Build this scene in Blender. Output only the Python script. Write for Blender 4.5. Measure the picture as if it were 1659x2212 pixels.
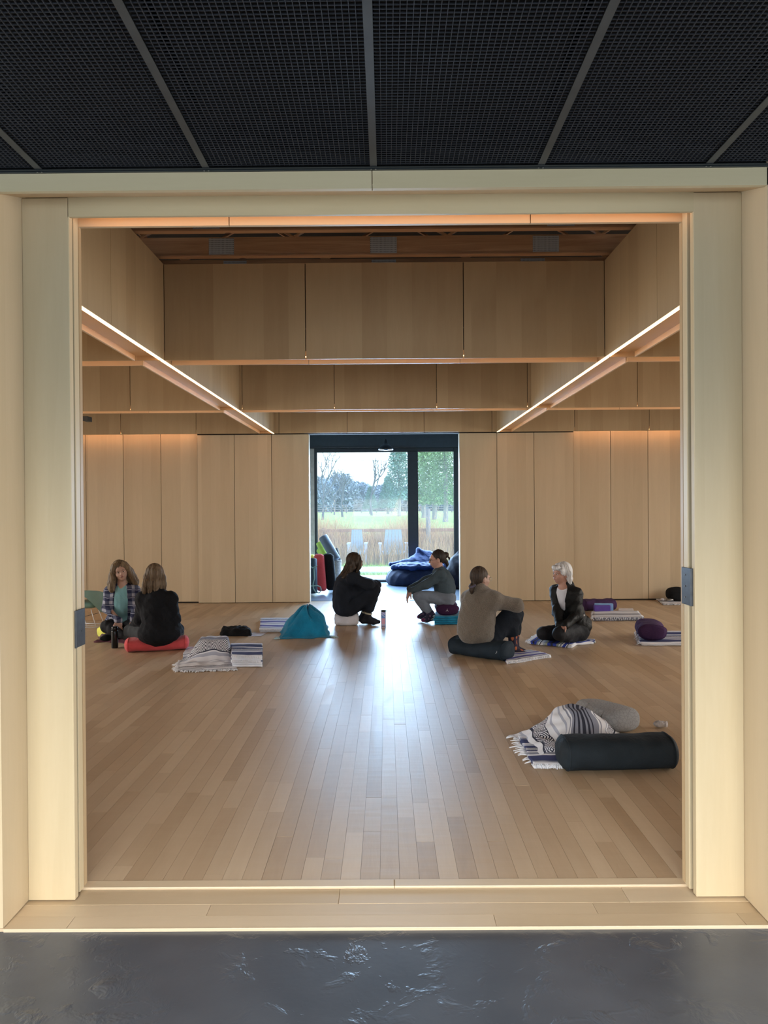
import bpy, math, random
import numpy as np
from mathutils import Vector, Matrix
random.seed(7); rng = np.random.default_rng(7)
for o in list(bpy.data.objects): bpy.data.objects.remove(o)
SC = bpy.context.scene; COL = SC.collection
# ------------------------------------------------------------------ camera, sky, sun, window light, exposure
F = 1600.0; VX, VY = 835.0, 1097.0; ROLL = 0.00716; EYE = 1.55
cam = bpy.data.objects.new('camera', bpy.data.cameras.new('camera')); COL.objects.link(cam); SC.camera = cam
cam.data.sensor_fit = 'VERTICAL'; cam.data.sensor_height = 36.0; cam.data.lens = 36.0*F/2212.0
cam.data.clip_start = 0.05; cam.data.clip_end = 1200
cam.location = (0, 0, EYE)
_base = Matrix(((1,0,0),(0,0,-1),(0,1,0)))                       # looks along +Y
_yaw = Matrix.Rotation(math.atan(5.5/F), 3, 'Z'); _pit = Matrix.Rotation(-math.atan(9.0/F), 3, 'X')
cam.rotation_euler = (_yaw @ _pit @ _base @ Matrix.Rotation(-ROLL, 3, 'Z')).to_euler()
w = bpy.data.worlds.new('world'); SC.world = w; w.use_nodes = True
nt = w.node_tree; nt.nodes.clear()
_o = nt.nodes.new('ShaderNodeOutputWorld'); _b = nt.nodes.new('ShaderNodeBackground')
_tc = nt.nodes.new('ShaderNodeTexCoord'); _sx = nt.nodes.new('ShaderNodeSeparateXYZ'); _r = nt.nodes.new('ShaderNodeValToRGB')
nt.links.new(_tc.outputs['Generated'], _sx.inputs[0]); nt.links.new(_sx.outputs['Z'], _r.inputs[0])
_r.color_ramp.elements[0].position = 0.0; _r.color_ramp.elements[0].color = (0.70, 0.86, 1.0, 1)
_r.color_ramp.elements[1].position = 0.7; _r.color_ramp.elements[1].color = (0.50, 0.68, 1.0, 1)
nt.links.new(_r.outputs[0], _b.inputs['Color']); _b.inputs['Strength'].default_value = 3.6
nt.links.new(_b.outputs[0], _o.inputs[0])
sd = bpy.data.lights.new('sun', 'SUN'); sd.energy = 4.0; sd.angle = 0.03; sd.color = (1.0, 0.93, 0.82)
sun = bpy.data.objects.new('sun', sd); COL.objects.link(sun)
sun.rotation_euler = Vector((-0.80, 0.45, -0.55)).to_track_quat('-Z', 'Y').to_euler()
def area(name, loc, to, sx, sy, watts, col, spread=180):
    l = bpy.data.lights.new(name, 'AREA'); l.shape = 'RECTANGLE'; l.size = sx; l.size_y = sy; l.energy = watts; l.color = col; l.spread = math.radians(spread)
    o = bpy.data.objects.new(name, l); COL.objects.link(o); o.location = loc
    o.rotation_euler = (Vector(to)-Vector(loc)).to_track_quat('-Z', 'Y').to_euler(); return o
# daylight coming in through glazing: foyer side windows, studio side windows
area('window_light_foyer_left', (-4.9, 0.6, 1.0), (0, 2.0, -1.2), 4.5, 1.6, 48, (1.0, 0.94, 0.84), 110)
area('window_light_foyer_right', (4.9, 0.6, 1.0), (0, 2.0, -1.2), 4.5, 1.6, 48, (1.0, 0.94, 0.84), 110)
area('foyer_fill_back', (0, -0.7, 1.55), (0, 2.6, -1.0), 5.0, 0.9, 94, (0.98, 0.96, 0.90), 92)  # unseen fill added behind the camera, spread narrowed to keep jamb tops dim
area('window_light_studio_left', (-7.85, 7.2, 1.35), (0, 7.2, -0.6), 7.5, 2.2, 215, (1.0, 0.95, 0.87), 130)
area('window_light_studio_right', (7.85, 7.2, 1.35), (0, 7.2, -0.6), 7.5, 2.2, 232, (1.0, 0.95, 0.87), 130)
area('window_light_end', (0.0, 15.3, 1.4), (0.0, 9.0, 0.3), 2.9, 2.4, 470, (0.46, 0.70, 1.0))
SC.view_settings.view_transform = 'Standard'; SC.view_settings.look = 'None'
SC.view_settings.exposure = 0.0; SC.view_settings.gamma = 1.0; SC.view_settings.use_curve_mapping = False
# ------------------------------------------------------------------ helpers
def pj(px, py, Y):
    u = px-VX; v = VY-py; c = math.cos(ROLL); s = math.sin(ROLL)
    return Vector(((u*c+v*s)/F*Y, Y, EYE+(v*c-u*s)/F*Y))
def gd(px, py, z=0.0):
    u = px-VX; v = VY-py; c = math.cos(ROLL); s = math.sin(ROLL)
    return pj(px, py, (z-EYE)/((v*c-u*s)/F))
WL = {}
def tag(o, label=None, cat=None, group=None, kind=None):
    if label: o['label'] = label
    if cat: o['category'] = cat
    if group: o['group'] = group
    if kind: o['kind'] = kind
    return o
def thing(name, loc, label=None, cat=None, group=None, kind=None):
    o = bpy.data.objects.new(name, None); COL.objects.link(o); o.location = loc; o.empty_display_size = 0.05
    WL[o] = Vector(loc); return tag(o, label, cat, group, kind)
def mk(name, V, Fc, mat, parent=None, smooth=False, uv=None, tint=None, origin=None):
    V = np.asarray(V, dtype=np.float64)
    lo, hi = V.min(0), V.max(0)
    if origin is None: origin = ((lo[0]+hi[0])/2, (lo[1]+hi[1])/2, lo[2])
    org = Vector(origin)
    me = bpy.data.meshes.new(name)
    Vl = V-np.array(org)
    if isinstance(Fc, np.ndarray) and Fc.ndim == 2:
        n, kk = Fc.shape
        me.vertices.add(len(Vl)); me.vertices.foreach_set('co', Vl.astype(np.float32).ravel())
        me.loops.add(n*kk); me.loops.foreach_set('vertex_index', Fc.astype(np.int32).ravel())
        me.polygons.add(n); me.polygons.foreach_set('loop_start', np.arange(0, n*kk, kk, dtype=np.int32))
        me.update(calc_edges=True)
    else:
        me.from_pydata(Vl.tolist(), [], [list(f) for f in Fc])
    if smooth: me.polygons.foreach_set('use_smooth', [True]*len(me.polygons))
    me.materials.append(mat)
    if uv is not None:
        l = me.uv_layers.new(name='UVMap'); vi = np.empty(len(me.loops), dtype=np.int32); me.loops.foreach_get('vertex_index', vi)
        l.data.foreach_set('uv', np.asarray(uv, dtype=np.float32)[vi].ravel())
    if tint is not None:
        a = me.attributes.new('tint', 'FLOAT', 'POINT')
        a.data.foreach_set('value', np.broadcast_to(np.asarray(tint, dtype=np.float32), (len(Vl),)).copy())
    me.validate()
    o = bpy.data.objects.new(name, me); COL.objects.link(o)
    if parent is not None:
        o.parent = parent; o.location = org-WL[parent]
    else: o.location = org
    WL[o] = org; return o
class MB:
    def __init__(s): s.V = []; s.F = []; s.T = []
    def add(s, V, Fc, t=0.5):
        b = len(s.V); s.V += [tuple(v) for v in V]; s.F += [tuple(b+i for i in f) for f in Fc]; s.T += [t]*len(V); return s
    def box(s, x0, x1, y0, y1, z0, z1, t=0.5):
        return s.add([(x0,y0,z0),(x1,y0,z0),(x1,y1,z0),(x0,y1,z0),(x0,y0,z1),(x1,y0,z1),(x1,y1,z1),(x0,y1,z1)],
            [(0,3,2,1),(4,5,6,7),(0,1,5,4),(1,2,6,5),(2,3,7,6),(3,0,4,7)], t)
    def tube(s, pts, r, n=8, t=0.5, caps=True):
        pts = [Vector(p) for p in pts]; rs = r if isinstance(r, (list, tuple)) else [r]*len(pts)
        V = []; Fc = []; up = None
        for i, p in enumerate(pts):
            d = (pts[min(i+1, len(pts)-1)]-pts[max(i-1, 0)]).normalized()
            if up is None: up = Vector((0,0,1)) if abs(d.z) < 0.9 else Vector((1,0,0))
            a = d.cross(up).normalized(); b = a.cross(d).normalized(); up = b
            for k in range(n):
                an = 2*math.pi*k/n; V.append(p+(a*math.cos(an)+b*math.sin(an))*rs[i])
        m = len(pts)
        for i in range(m-1):
            for k in range(n): Fc.append((i*n+k, i*n+(k+1)%n, (i+1)*n+(k+1)%n, (i+1)*n+k))
        if caps: Fc.append(tuple(range(n))[::-1]); Fc.append(tuple((m-1)*n+k for k in range(n)))
        return s.add(V, Fc, t)
    def lathe(s, c, prof, n=24, t=0.5):
        V = []; Fc = []
        for (r, z) in prof:
            for k in range(n): V.append((c[0]+r*math.cos(2*math.pi*k/n), c[1]+r*math.sin(2*math.pi*k/n), c[2]+z))
        m = len(prof)
        for i in range(m-1):
            for k in range(n): Fc.append((i*n+k, i*n+(k+1)%n, (i+1)*n+(k+1)%n, (i+1)*n+k))
        Fc.append(tuple(range(n))[::-1]); Fc.append(tuple((m-1)*n+k for k in range(n)))
        return s.add(V, Fc, t)
    def build(s, name, mat, parent=None, smooth=False, **k):
        return mk(name, s.V, s.F, mat, parent, smooth, tint=s.T, **k)
def bx(name, x0, x1, y0, y1, z0, z1, mat, parent=None, t=None):
    m = MB().box(x0, x1, y0, y1, z0, z1, rng.random() if t is None else t); return m.build(name, mat, parent)
def bevel(o, w=0.004, seg=2):
    m = o.modifiers.new('bevel', 'BEVEL'); m.width = w; m.segments = seg; m.limit_method = 'ANGLE'; return o
# ------------------------------------------------------------------ node helper
class N:
    def __init__(s, name):
        s.m = bpy.data.materials.new(name); s.m.use_nodes = True; s.t = s.m.node_tree; s.b = s.t.nodes['Principled BSDF']
    def n(s, ty, **k):
        x = s.t.nodes.new(ty)
        for a, v in k.items(): setattr(x, a, v)
        return x
    def L(s, a, b): s.t.links.new(a, b)
    def inp(s, sock, v):
        if hasattr(v, 'is_output') or isinstance(v, bpy.types.NodeSocket): s.L(v, sock)
        else: sock.default_value = v
    def math(s, op, a, b=0.0, c=0.0, clamp=False):
        x = s.n('ShaderNodeMath', operation=op); x.use_clamp = clamp
        s.inp(x.inputs[0], a); s.inp(x.inputs[1], b)
        if op in ('MULTIPLY_ADD', 'SMOOTH_MIN', 'COMPARE', 'WRAP'): s.inp(x.inputs[2], c)
        return x.outputs[0]
    def ramp(s, v, stops, interp='LINEAR'):
        x = s.n('ShaderNodeValToRGB'); x.color_ramp.interpolation = interp; e = x.color_ramp.elements
        while len(e) < len(stops): e.new(0.5)
        for i, (p, c) in enumerate(stops): e[i].position = p; e[i].color = (*c, 1)
        s.inp(x.inputs[0], v); return x.outputs[0]
    def mix(s, f, a, b, mode='MIX'):
        x = s.n('ShaderNodeMix', data_type='RGBA', blend_type=mode); s.inp(x.inputs[0], f)
        s.inp(x.inputs[6], a if not isinstance(a, tuple) else (*a, 1)); s.inp(x.inputs[7], b if not isinstance(b, tuple) else (*b, 1)); return x.outputs[2]
    def coord(s, which='Object'): return s.n('ShaderNodeTexCoord').outputs[which]
    def mapping(s, v, scale=(1,1,1), loc=(0,0,0), rot=(0,0,0)):
        x = s.n('ShaderNodeMapping'); s.L(v, x.inputs[0]); x.inputs['Scale'].default_value = scale; x.inputs['Rotation'].default_value = rot
        if hasattr(loc, 'is_output'): s.L(loc, x.inputs['Location'])
        else: x.inputs['Location'].default_value = loc
        return x.outputs[0]
    def noise(s, v, scale=5, detail=3, rough=0.5, dist=0.0):
        x = s.n('ShaderNodeTexNoise'); s.L(v, x.inputs['Vector']); x.inputs['Scale'].default_value = scale
        x.inputs['Detail'].default_value = detail; x.inputs['Roughness'].default_value = rough; x.inputs['Distortion'].default_value = dist
        return x.outputs['Fac']
    def sep(s, v): x = s.n('ShaderNodeSeparateXYZ'); s.L(v, x.inputs[0]); return x.outputs
    def comb(s, x=0.0, y=0.0, z=0.0):
        c = s.n('ShaderNodeCombineXYZ'); s.inp(c.inputs[0], x); s.inp(c.inputs[1], y); s.inp(c.inputs[2], z); return c.outputs[0]
    def attr(s, n='tint'): x = s.n('ShaderNodeAttribute'); x.attribute_name = n; return x.outputs['Fac']
    def bump(s, h, strength=0.3, dist=0.01):
        x = s.n('ShaderNodeBump'); x.inputs['Strength'].default_value = strength; x.inputs['Distance'].default_value = dist
        s.L(h, x.inputs['Height']); s.L(x.outputs[0], s.b.inputs['Normal'])
    def out(s, col=None, rough=None, metal=None, spec=None, sheen=None):
        if col is not None: s.inp(s.b.inputs['Base Color'], (*col, 1) if isinstance(col, tuple) else col)
        if rough is not None: s.inp(s.b.inputs['Roughness'], rough)
        if metal is not None: s.b.inputs['Metallic'].default_value = metal
        if spec is not None: s.b.inputs['Specular IOR Level'].default_value = spec
        if sheen is not None: s.b.inputs['Sheen Weight'].default_value = sheen
        return s.m
def plain(name, col, rough=0.6, metal=0.0, var=0.12, scale=12, bump=0.0, bscale=60, sheen=None, spec=None):
    n = N(name); c = n.coord(); f = n.noise(c, scale, 3)
    lo = tuple(x*(1-var) for x in col); hi = tuple(min(1, x*(1+var)) for x in col)
    if bump: n.bump(n.noise(c, bscale, 2), bump, 0.004)
    return n.out(n.ramp(f, [(0.3, lo), (0.7, hi)]), rough, metal, sheen=sheen, spec=spec)
def cloth(name, col, var=0.15, weave=350, crease=9, rough=0.9, bump=0.35, sheen=None):
    if sheen is None: sheen = 0.15 if max(col) > 0.1 else 0.0
    n = N(name); c = n.coord(); f = n.noise(c, 6, 3); g = n.noise(c, weave, 1)
    lo = tuple(x*(1-var) for x in col); hi = tuple(min(1, x*(1+var)) for x in col)
    h = n.math('ADD', n.math('MULTIPLY', n.noise(c, crease, 3, 0.55, 0.6), 3.0), n.math('MULTIPLY', g, 0.25))
    n.bump(h, bump, 0.012); return n.out(n.ramp(n.math('ADD', n.math('MULTIPLY', f, 0.7), n.math('MULTIPLY', g, 0.3)), [(0.35, lo), (0.65, hi)]), rough, spec=0.25, sheen=sheen)
def emis(name, col, st):
    n = N(name); n.b.inputs['Emission Color'].default_value = (*col, 1); n.b.inputs['Emission Strength'].default_value = st
    return n.out(tuple(col), 0.5)
def veneer(name, axis, leaf=0.205, a=(0.42,0.285,0.155), b=(0.58,0.425,0.25), rough=0.42, grain='Z'):
    """maple veneer: vertical leaves of slightly different tone, fine grain along `grain`"""
    n = N(name); c = n.coord(); t = n.attr(); S = n.sep(c)
    ax = S[axis]; off = n.math('MULTIPLY', t, 37.0)
    li = n.math('FLOOR', n.math('DIVIDE', n.math('ADD', ax, off), leaf))
    wn = n.n('ShaderNodeTexWhiteNoise', noise_dimensions='2D'); n.L(n.comb(li, t, 0.0), wn.inputs['Vector'])
    sc = {'Z': (9, 9, 0.9), 'X': (0.9, 9, 9), 'Y': (9, 0.9, 9)}[grain]; sf = tuple(x*9 for x in sc)
    cc = n.comb(n.math('ADD', S[0], n.math('MULTIPLY', wn.outputs['Value'], 11.0)), n.math('ADD', S[1], off), S[2])
    g1 = n.noise(n.mapping(cc, sc), 1.0, 4, 0.55, 0.8); g2 = n.noise(n.mapping(cc, sf), 1.0, 2)
    g3 = n.noise(n.mapping(cc, tuple(x*0.35 for x in sc)), 1.6, 2, 0.5, 1.5)
    f = n.math('ADD', n.math('ADD', n.math('MULTIPLY', g1, 0.42), n.math('MULTIPLY', g2, 0.16)), n.math('ADD', n.math('MULTIPLY', wn.outputs['Value'], 0.42), n.math('MULTIPLY', g3, 0.20)))
    n.bump(g2, 0.04, 0.002)
    return n.out(n.ramp(f, [(0.25, a), (0.92, b)]), rough, spec=0.35)
M = {}
M['ven_x'] = veneer('maple_veneer_x', 0); M['ven_y'] = veneer('maple_veneer_y', 1)
M['ven_door'] = veneer('maple_veneer_doors', 0, 0.155, (0.51,0.40,0.265), (0.66,0.54,0.375))
M['ven_jamb'] = veneer('maple_jamb', 0, 0.5, (0.56,0.44,0.265), (0.70,0.585,0.395))
M['ven_jamb_y'] = veneer('maple_jamb_reveal', 1, 0.5, (0.54,0.42,0.265), (0.66,0.53,0.365))
M['ven_head'] = veneer('maple_header', 2, 1.2, (0.54,0.435,0.26), (0.68,0.57,0.375), grain='X')
M['ven_board_y'] = veneer('maple_board_y', 1, 1.25, (0.60,0.43,0.26), (0.70,0.53,0.34), grain='Y')
M['ven_board_x'] = veneer('maple_board_x', 0, 1.25, (0.60,0.43,0.26), (0.70,0.53,0.34), grain='X')
def floor_mat(name, along, a, b, rough):
    n = N(name); c = n.coord(); t = n.attr(); S = n.sep(c)
    cc = n.comb(n.math('ADD', S[0], n.math('MULTIPLY', t, 31.0)), n.math('ADD', S[1], n.math('MULTIPLY', t, 57.0)), S[2])
    sc = (14, 1.6, 1) if along == 'Y' else (1.6, 14, 1)
    g1 = n.noise(n.mapping(cc, sc), 1.0, 4, 0.6, 1.2); g2 = n.noise(n.mapping(cc, tuple(x*6 for x in sc)), 1.0, 2)
    cross = (1.5, 16, 1) if along == 'Y' else (16, 1.5, 1)
    fig = n.noise(n.mapping(cc, cross), 1.0, 2)
    f = n.math('ADD', n.math('MULTIPLY', t, 0.55), n.math('ADD', n.math('MULTIPLY', g1, 0.30), n.math('ADD', n.math('MULTIPLY', fig, 0.10), n.math('MULTIPLY', g2, 0.08))))
    n.bump(n.math('ADD', n.math('MULTIPLY', fig, 1.0), n.math('MULTIPLY', g1, 0.5)), 0.26, 0.0045)
    r = n.math('ADD', n.math('MULTIPLY', g1, 0.14), rough)
    return n.out(n.ramp(f, [(0.12, tuple(x*0.82 for x in a)), (0.30, a), (0.92, b)]), r, spec=0.62)
M['floor'] = floor_mat('maple_floor', 'Y', (0.42,0.295,0.185), (0.63,0.485,0.335), 0.33)
M['sill'] = floor_mat('maple_threshold', 'X', (0.50,0.375,0.24), (0.66,0.52,0.36), 0.30)
M['led'] = emis('warm_led', (1.0, 0.84, 0.56), 1.55); M['led_hid'] = emis('warm_led_cove', (1.0, 0.52, 0.24), 8.0)
M['led_cove'] = emis('warm_led_beam_cove', (1.0, 0.54, 0.27), 15.0); M['led_far'] = emis('warm_led_far', (1.0, 0.50, 0.22), 17.0)
M['dark'] = plain('dark_void', (0.0015,0.0015,0.002), 0.9); M['gap'] = plain('dark_backing', (0.015,0.011,0.008), 0.9)
M['metal'] = plain('dark_grey_metal', (0.062,0.064,0.064), 0.5, 0.1); M['slat'] = plain('dark_slat', (0.036,0.037,0.044), 0.5, 0.0)
M['plate'] = plain('blackened_steel', (0.075,0.08,0.088), 0.38, 0.75, 0.2, 30); M['screw'] = plain('steel_screw', (0.3,0.3,0.3), 0.3, 0.9)
M['frame'] = plain('charcoal_frame', (0.020,0.027,0.032), 0.5); M['fascia'] = plain('slate_blue_fascia', (0.030,0.045,0.055), 0.6)
# ------------------------------------------------------------------ foyer floor, threshold, studio floor
n = N('slate_floor'); c = n.coord()
pit = n.noise(n.mapping(c, (1,1,1)), 9, 4, 0.6, 0.4); mask = n.noise(c, 3.2, 2)
h = n.math('MULTIPLY', n.math('MAXIMUM', n.math('SUBTRACT', pit, 0.53), 0.0), n.math('MAXIMUM', n.math('SUBTRACT', mask, 0.40), 0.0))
n.bump(n.math('ADD', n.math('MULTIPLY', h, 30.0), n.math('MULTIPLY', n.noise(c, 45, 2), 0.10)), 0.6, 0.006)
M['slate'] = n.out(n.ramp(n.noise(c, 4, 4), [(0.3, (0.052,0.060,0.075)), (0.75, (0.078,0.088,0.107))]), 0.33, spec=0.6)
fl0 = thing('floor.001', (0, -1, -0.012), kind='structure')
MB().box(-5.2, 5.2, -5.2, 2.733, -0.10, -0.012).build('slate_tile', M['slate'], fl0)
th = thing('trim_1', (0, 2.88, -0.05), kind='structure')
for i, (y0, y1) in enumerate([(2.735, 2.818), (2.819, 2.901), (2.902, 3.0175)]):
    x = -1.6+0.4*i
    x = -1.7
    while x < 1.7:
        L = 0.7+1.0*rng.random() if x > -1.7 else 0.5+0.5*i
        x1 = min(1.7, x+L)
        bevel(bx('plank', x, x1-0.0008, y0, y1, -0.03, -0.0045 if i else -0.003, M['sill'], th), 0.0015, 1); x = x1
for x0, x1 in ((-1.7, 0.021), (0.022, 1.7)):
    bevel(bx('nosing', x0, x1, 3.018, 3.075, -0.03, 0.0045, M['sill'], th, 0.85), 0.003, 2)
bevel(bx('edge_strip', -1.43, 1.41, 2.7285, 2.7345, -0.03, -0.0005, M['sill'], th, 0.95), 0.0015, 2)
fl = thing('floor', (0, 7.6, -0.03), kind='structure')
bx('subfloor', -8, 8, 3.03, 12.36, -0.06, -0.004, M['gap'], fl, 0.0)
W = 0.0826; boards = []
for k in range(-97, 97):
    x0 = -0.0385+k*W; y = 3.076-rng.random()*0.9
    while y < 12.36:
        L = 0.35+1.25*rng.random()**1.2; ya, yb = max(y, 3.076), min(y+L, 12.36)
        if yb-ya > 0.05: boards.append((x0, ya, yb))
        y += L
def inview(b): return abs(b[0]+W/2) < 0.412*b[2]+0.02
def size(b): return (b[2]-b[1])/(0.5*(b[1]+b[2]))**3
vis = sorted([b for b in boards if inview(b)], key=size, reverse=True)
near = set(vis[:300]); rest = MB()
for b in boards:
    t = float(np.clip(0.5+0.22*rng.standard_normal(), 0, 1)); dz = 0.0002*rng.standard_normal()
    V = (b[0]+0.0005, b[0]+W-0.0005, b[1]+0.0004, b[2]-0.0004)
    if b in near: bx('floor_board', *V, -0.022, dz, M['floor'], fl, t)
    elif inview((b[0], b[1], b[2]+1.0)) or True: rest.box(*V, -0.022, dz, t)
tag(rest.build('floor_board_field', M['floor'], fl), kind='stuff')
# ------------------------------------------------------------------ portal (near wall)
wn_ = thing('wall_near', (0, 2.93, 0), kind='structure')
XL, XR = -1.434, 1.408
for sx, xo, xi in ((-1, XL, -1.248), (1, XR, 1.217)):
    a, b = sorted((xo, xi)); bevel(bx('jamb_panel', a, b, 2.93, 2.962, 0, 2.785, M['ven_jamb'], wn_), 0.002, 1)
    xi2 = -1.253 if sx < 0 else 1.213
    a, b = sorted((xo, xi2)); bevel(bx('jamb_board', a, b, 2.988, 3.032, 0, 2.84, M['ven_jamb'], wn_), 0.004, 2)
    a, b = sorted((xo, xi+0.012*sx)); bx('jamb_core', a, b, 2.962, 2.988, 0, 2.84, M['gap'], wn_)
    a, b = sorted((xo, xo+sx*0.018)); bx('reveal_panel', a, b, 2.735, 2.985, 0, 2.84, M['ven_jamb_y'], wn_)
    a, b = sorted((xo+sx*0.019, xo+sx*3.9)); bx('foyer_panel', a, b, 2.735, 2.76, 0, 2.80, M['ven_jamb'], wn_)
    a, b = sorted((xi2, sx*8.0)); bx('partition', a, b, 3.034, 3.06, 0, 3.7, M['ven_x'], wn_)
bx('header_board', -1.252, 1.219, 2.93, 2.945, 2.709, 2.79, M['ven_head'], wn_)
for x0, x1 in ((-5.2, -0.046), (-0.043, 5.2)):
    bx('header_fascia', x0, x1, 2.735, 2.755, 2.727, 2.792, M['ven_head'], wn_)
MB().add([(XL,2.755,2.728),(XR,2.755,2.728),(XR,2.931,2.786),(XL,2.931,2.786),(XL,2.755,2.752),(XR,2.755,2.752),(XR,2.931,2.81),(XL,2.931,2.81)],
   [(0,3,2,1),(4,5,6,7),(0,1,5,4),(1,2,6,5),(2,3,7,6),(3,0,4,7)]).build('sloped_soffit', M['ven_board_x'], wn_)
bx('backing', -5, 5, 2.77, 3.02, 2.86, 3.7, M['dark'], wn_); bx('ceiling_liner', -5.2, 5.2, 2.742, 2.752, 2.80, 3.45, M['dark'], wn_)
for x0, x1 in ((-1.31, -0.6375), (-0.6335, 0.594), (0.598, 1.31)):
    bx('fascia_board', x0, x1, 3.033, 3.05, 2.709, 3.5, M['ven_board_x'], wn_)
bx('wall_top', -8, 8, 3.06, 3.08, 2.72, 4.3, M['ven_x'], wn_)
ls = bx('light_strip', -1.22, 1.20, 2.947, 2.957, 2.7475, 2.7555, M['led_hid']); tag(ls, 'warm light strip hidden behind the wooden header of the doorway', 'light')
for (px_, lo, hi, sg, nm) in ((XL, 0, 0, -1, 0), (XR, 0, 0, 1, 1)):
    xf = -1.248 if sg < 0 else 1.2125
    z0 = 0.998 if sg < 0 else 1.150
    p = thing('door_plate', (xf, 2.99, z0), 'black steel plate on the %s jamb of the doorway, %s' % (('left', 'lower of the two') if sg < 0 else ('right', 'higher of the two')), 'door hardware')
    a, b = sorted((xf, xf-sg*0.005)); bevel(bx('plate', a, b, 2.948, 3.04, z0, z0+0.150, M['plate'], p), 0.001, 1)
    a, b = sorted((xf+sg*0.012, xf-sg*0.008)); bx('plate_edge', a, b, 2.9475, 2.951, z0, z0+0.150, M['plate'], p)
    for zz in ((0.03, 0.075, 0.12) if sg > 0 else (0.06,)):
        xs = xf-sg*0.005; MB().tube([(xs, 3.005, z0+zz), (xs-sg*0.0012, 3.005, z0+zz)], 0.0035, 12).build('screw', M['screw'] if sg > 0 else M['plate'], p)
# foyer shell: glazed side walls, back wall
for sg, nm in ((-1, 'wall_left.001'), (1, 'wall_right.001')):
    wl = thing(nm, (sg*5.15, 0, 0), kind='structure')
    a, b = sorted((sg*5.1, sg*5.2))
    bx('upper_wall', a, b, -5.1, 2.73, 2.05, 3.7, M['dark'], wl); bx('end_wall', a, b, -5.1, -2.2, 0, 2.05, M['ven_y'], wl)
bx('wall_back', -5.2, 5.2, -5.2, -5.1, 2.1, 3.7, M['dark'])['kind'] = 'structure'
# ------------------------------------------------------------------ foyer ceiling: tee bars, egg-crate panels, void
ce = thing('ceiling', (0, 0.5, 2.80), kind='structure')
bx('ceiling_void', -5.2, 5.2, -5.2, 2.76, 3.45, 3.55, M['dark'], ce)
bars = [-0.039+0.6135*k for k in range(-4, 5)]
bx('edge_angle', -5.2, 5.2, 2.724, 2.734, 2.7925, 2.7945, M['frame'], ce); bx('edge_angle', -5.2, 5.2, 2.712, 2.724, 2.7955, 2.7965, M['frame'], ce)
for xb in bars:
    bx('ceiling_bar', xb-0.0125, xb+0.0125, -1.5, 2.715, 2.7985, 2.8015, M['metal'], ce)
    bx('bar_web', xb-0.001, xb+0.001, -1.5, 2.715, 2.8015, 2.835, M['metal'], ce)
    for d in (-0.008, 0.008): MB().tube([(xb+d, 2.724, 2.791), (xb+d, 2.724, 2.7925)], 0.003, 10).build('rivet', M['screw'], ce)
for i in range(len(bars)-1):
    x0, x1 = bars[i]+0.0128, bars[i+1]-0.0128; m = MB(); nx = 34
    for k in range(1, nx): x = x0+(x1-x0)*k/nx; m.box(x-0.0007, x+0.0007, 1.0, 2.712, 2.803, 2.809)
    ny = 108
    for k in range(ny+1): y = 1.0+1.712*k/ny; m.box(x0, x1, y-0.0005, y+0.0005, 2.8045, 2.809)
    tag(m.build('egg_crate_grille', M['slat'], ce), kind='stuff')
    bx('void_liner', x0, x1, 1.0, 2.712, 2.95, 2.96, M['dark'], ce)
bx('rear_tile', -5.2, 5.2, -5.1, 0.98, 2.805, 2.815, M['dark'], ce)
# ------------------------------------------------------------------ studio walls
wf = thing('wall_far', (0, 12.2, 0), kind='structure')
lx = [-4.96-0.615*2, -4.96-0.615, -4.96, -4.34, -3.72, -3.11, -2.50, -1.885, -1.273]; rx = [1.205, 1.82, 2.43, 3.08, 3.695, 4.31, 4.93, 5.55, 6.16]
for xs in (lx, rx):
    for a, b in zip(xs[:-1], xs[1:]):
        outer = max(abs(a), abs(b)) > 3.2
        y = 12.215 if outer else 12.185
        bevel(bx('wall_panel', a+0.004, b-0.004, y, y+0.02, 0.022 if outer else 0.008, 3.05 if outer else 2.768, M['ven_door'], wf), 0.0012, 1)
for a, b in ((-8, -1.285), (1.217, 8)):
    bx('backing', a, b, 12.236, 12.34, 0, 4.3, M['gap'], wf)
    bx('base', a, b, 12.222, 12.236, 0, 0.02, M['gap'], wf)
bx('return_panel', -1.285, -1.272, 12.205, 12.36, 0.0, 2.768, M['ven_jamb_y'], wf); bx('return_panel', 1.204, 1.217, 12.205, 12.36, 0.0, 2.768, M['ven_jamb_y'], wf)
bx('lintel', -1.4, 1.35, 12.2, 12.34, 2.772, 4.3, M['gap'], wf)
for sg, nm in ((-1, 'wall_left'), (1, 'wall_right')):
    a, b = sorted((sg*8.0, sg*8.15)); bx(nm, a, b, 3.0, 12.4, 0, 4.3, M["ven_y"])['kind'] = 'structure'
# hanging plywood beam grid
ZB, ZT = 2.772, 3.557; XA, XB_ = -1.812, 1.795
def grid_panels(nm, y, seams, rear, zt=ZT):
    t = thing(nm, (0, y, ZB), kind='structure')
    for a, b in zip(seams[:-1], seams[1:]):
        bevel(bx('beam_panel', a+0.0035, b-0.0035, y, y+0.018, ZB, zt, M['ven_x'], t), 0.001, 1)
    for a, b in zip(seams[:-1], seams[1:]): bx('panel_shade_sheet', a+0.001, b-0.001, y+0.0185, y+0.021, ZB+0.07, zt, M['gap'], t, 0)  # dark sheet added so the panel seams look unlit
    for a in seams[1:-1]: bx('seam_shade_strip', a-0.02, a+0.02, y+0.0215, y+0.023, ZB+0.07, zt, M['dark'], t, 0)  # dark strips behind the seams stand in for shade in the gaps
    if rear:
        for a, b in rear: bevel(bx('rear_board', a+0.002, b-0.002, y+rearD, y+rearD+0.018, ZB-0.002, zt, M['ven_board_x'], t), 0.001, 1)
    return t
rearD = 0.20
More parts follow.
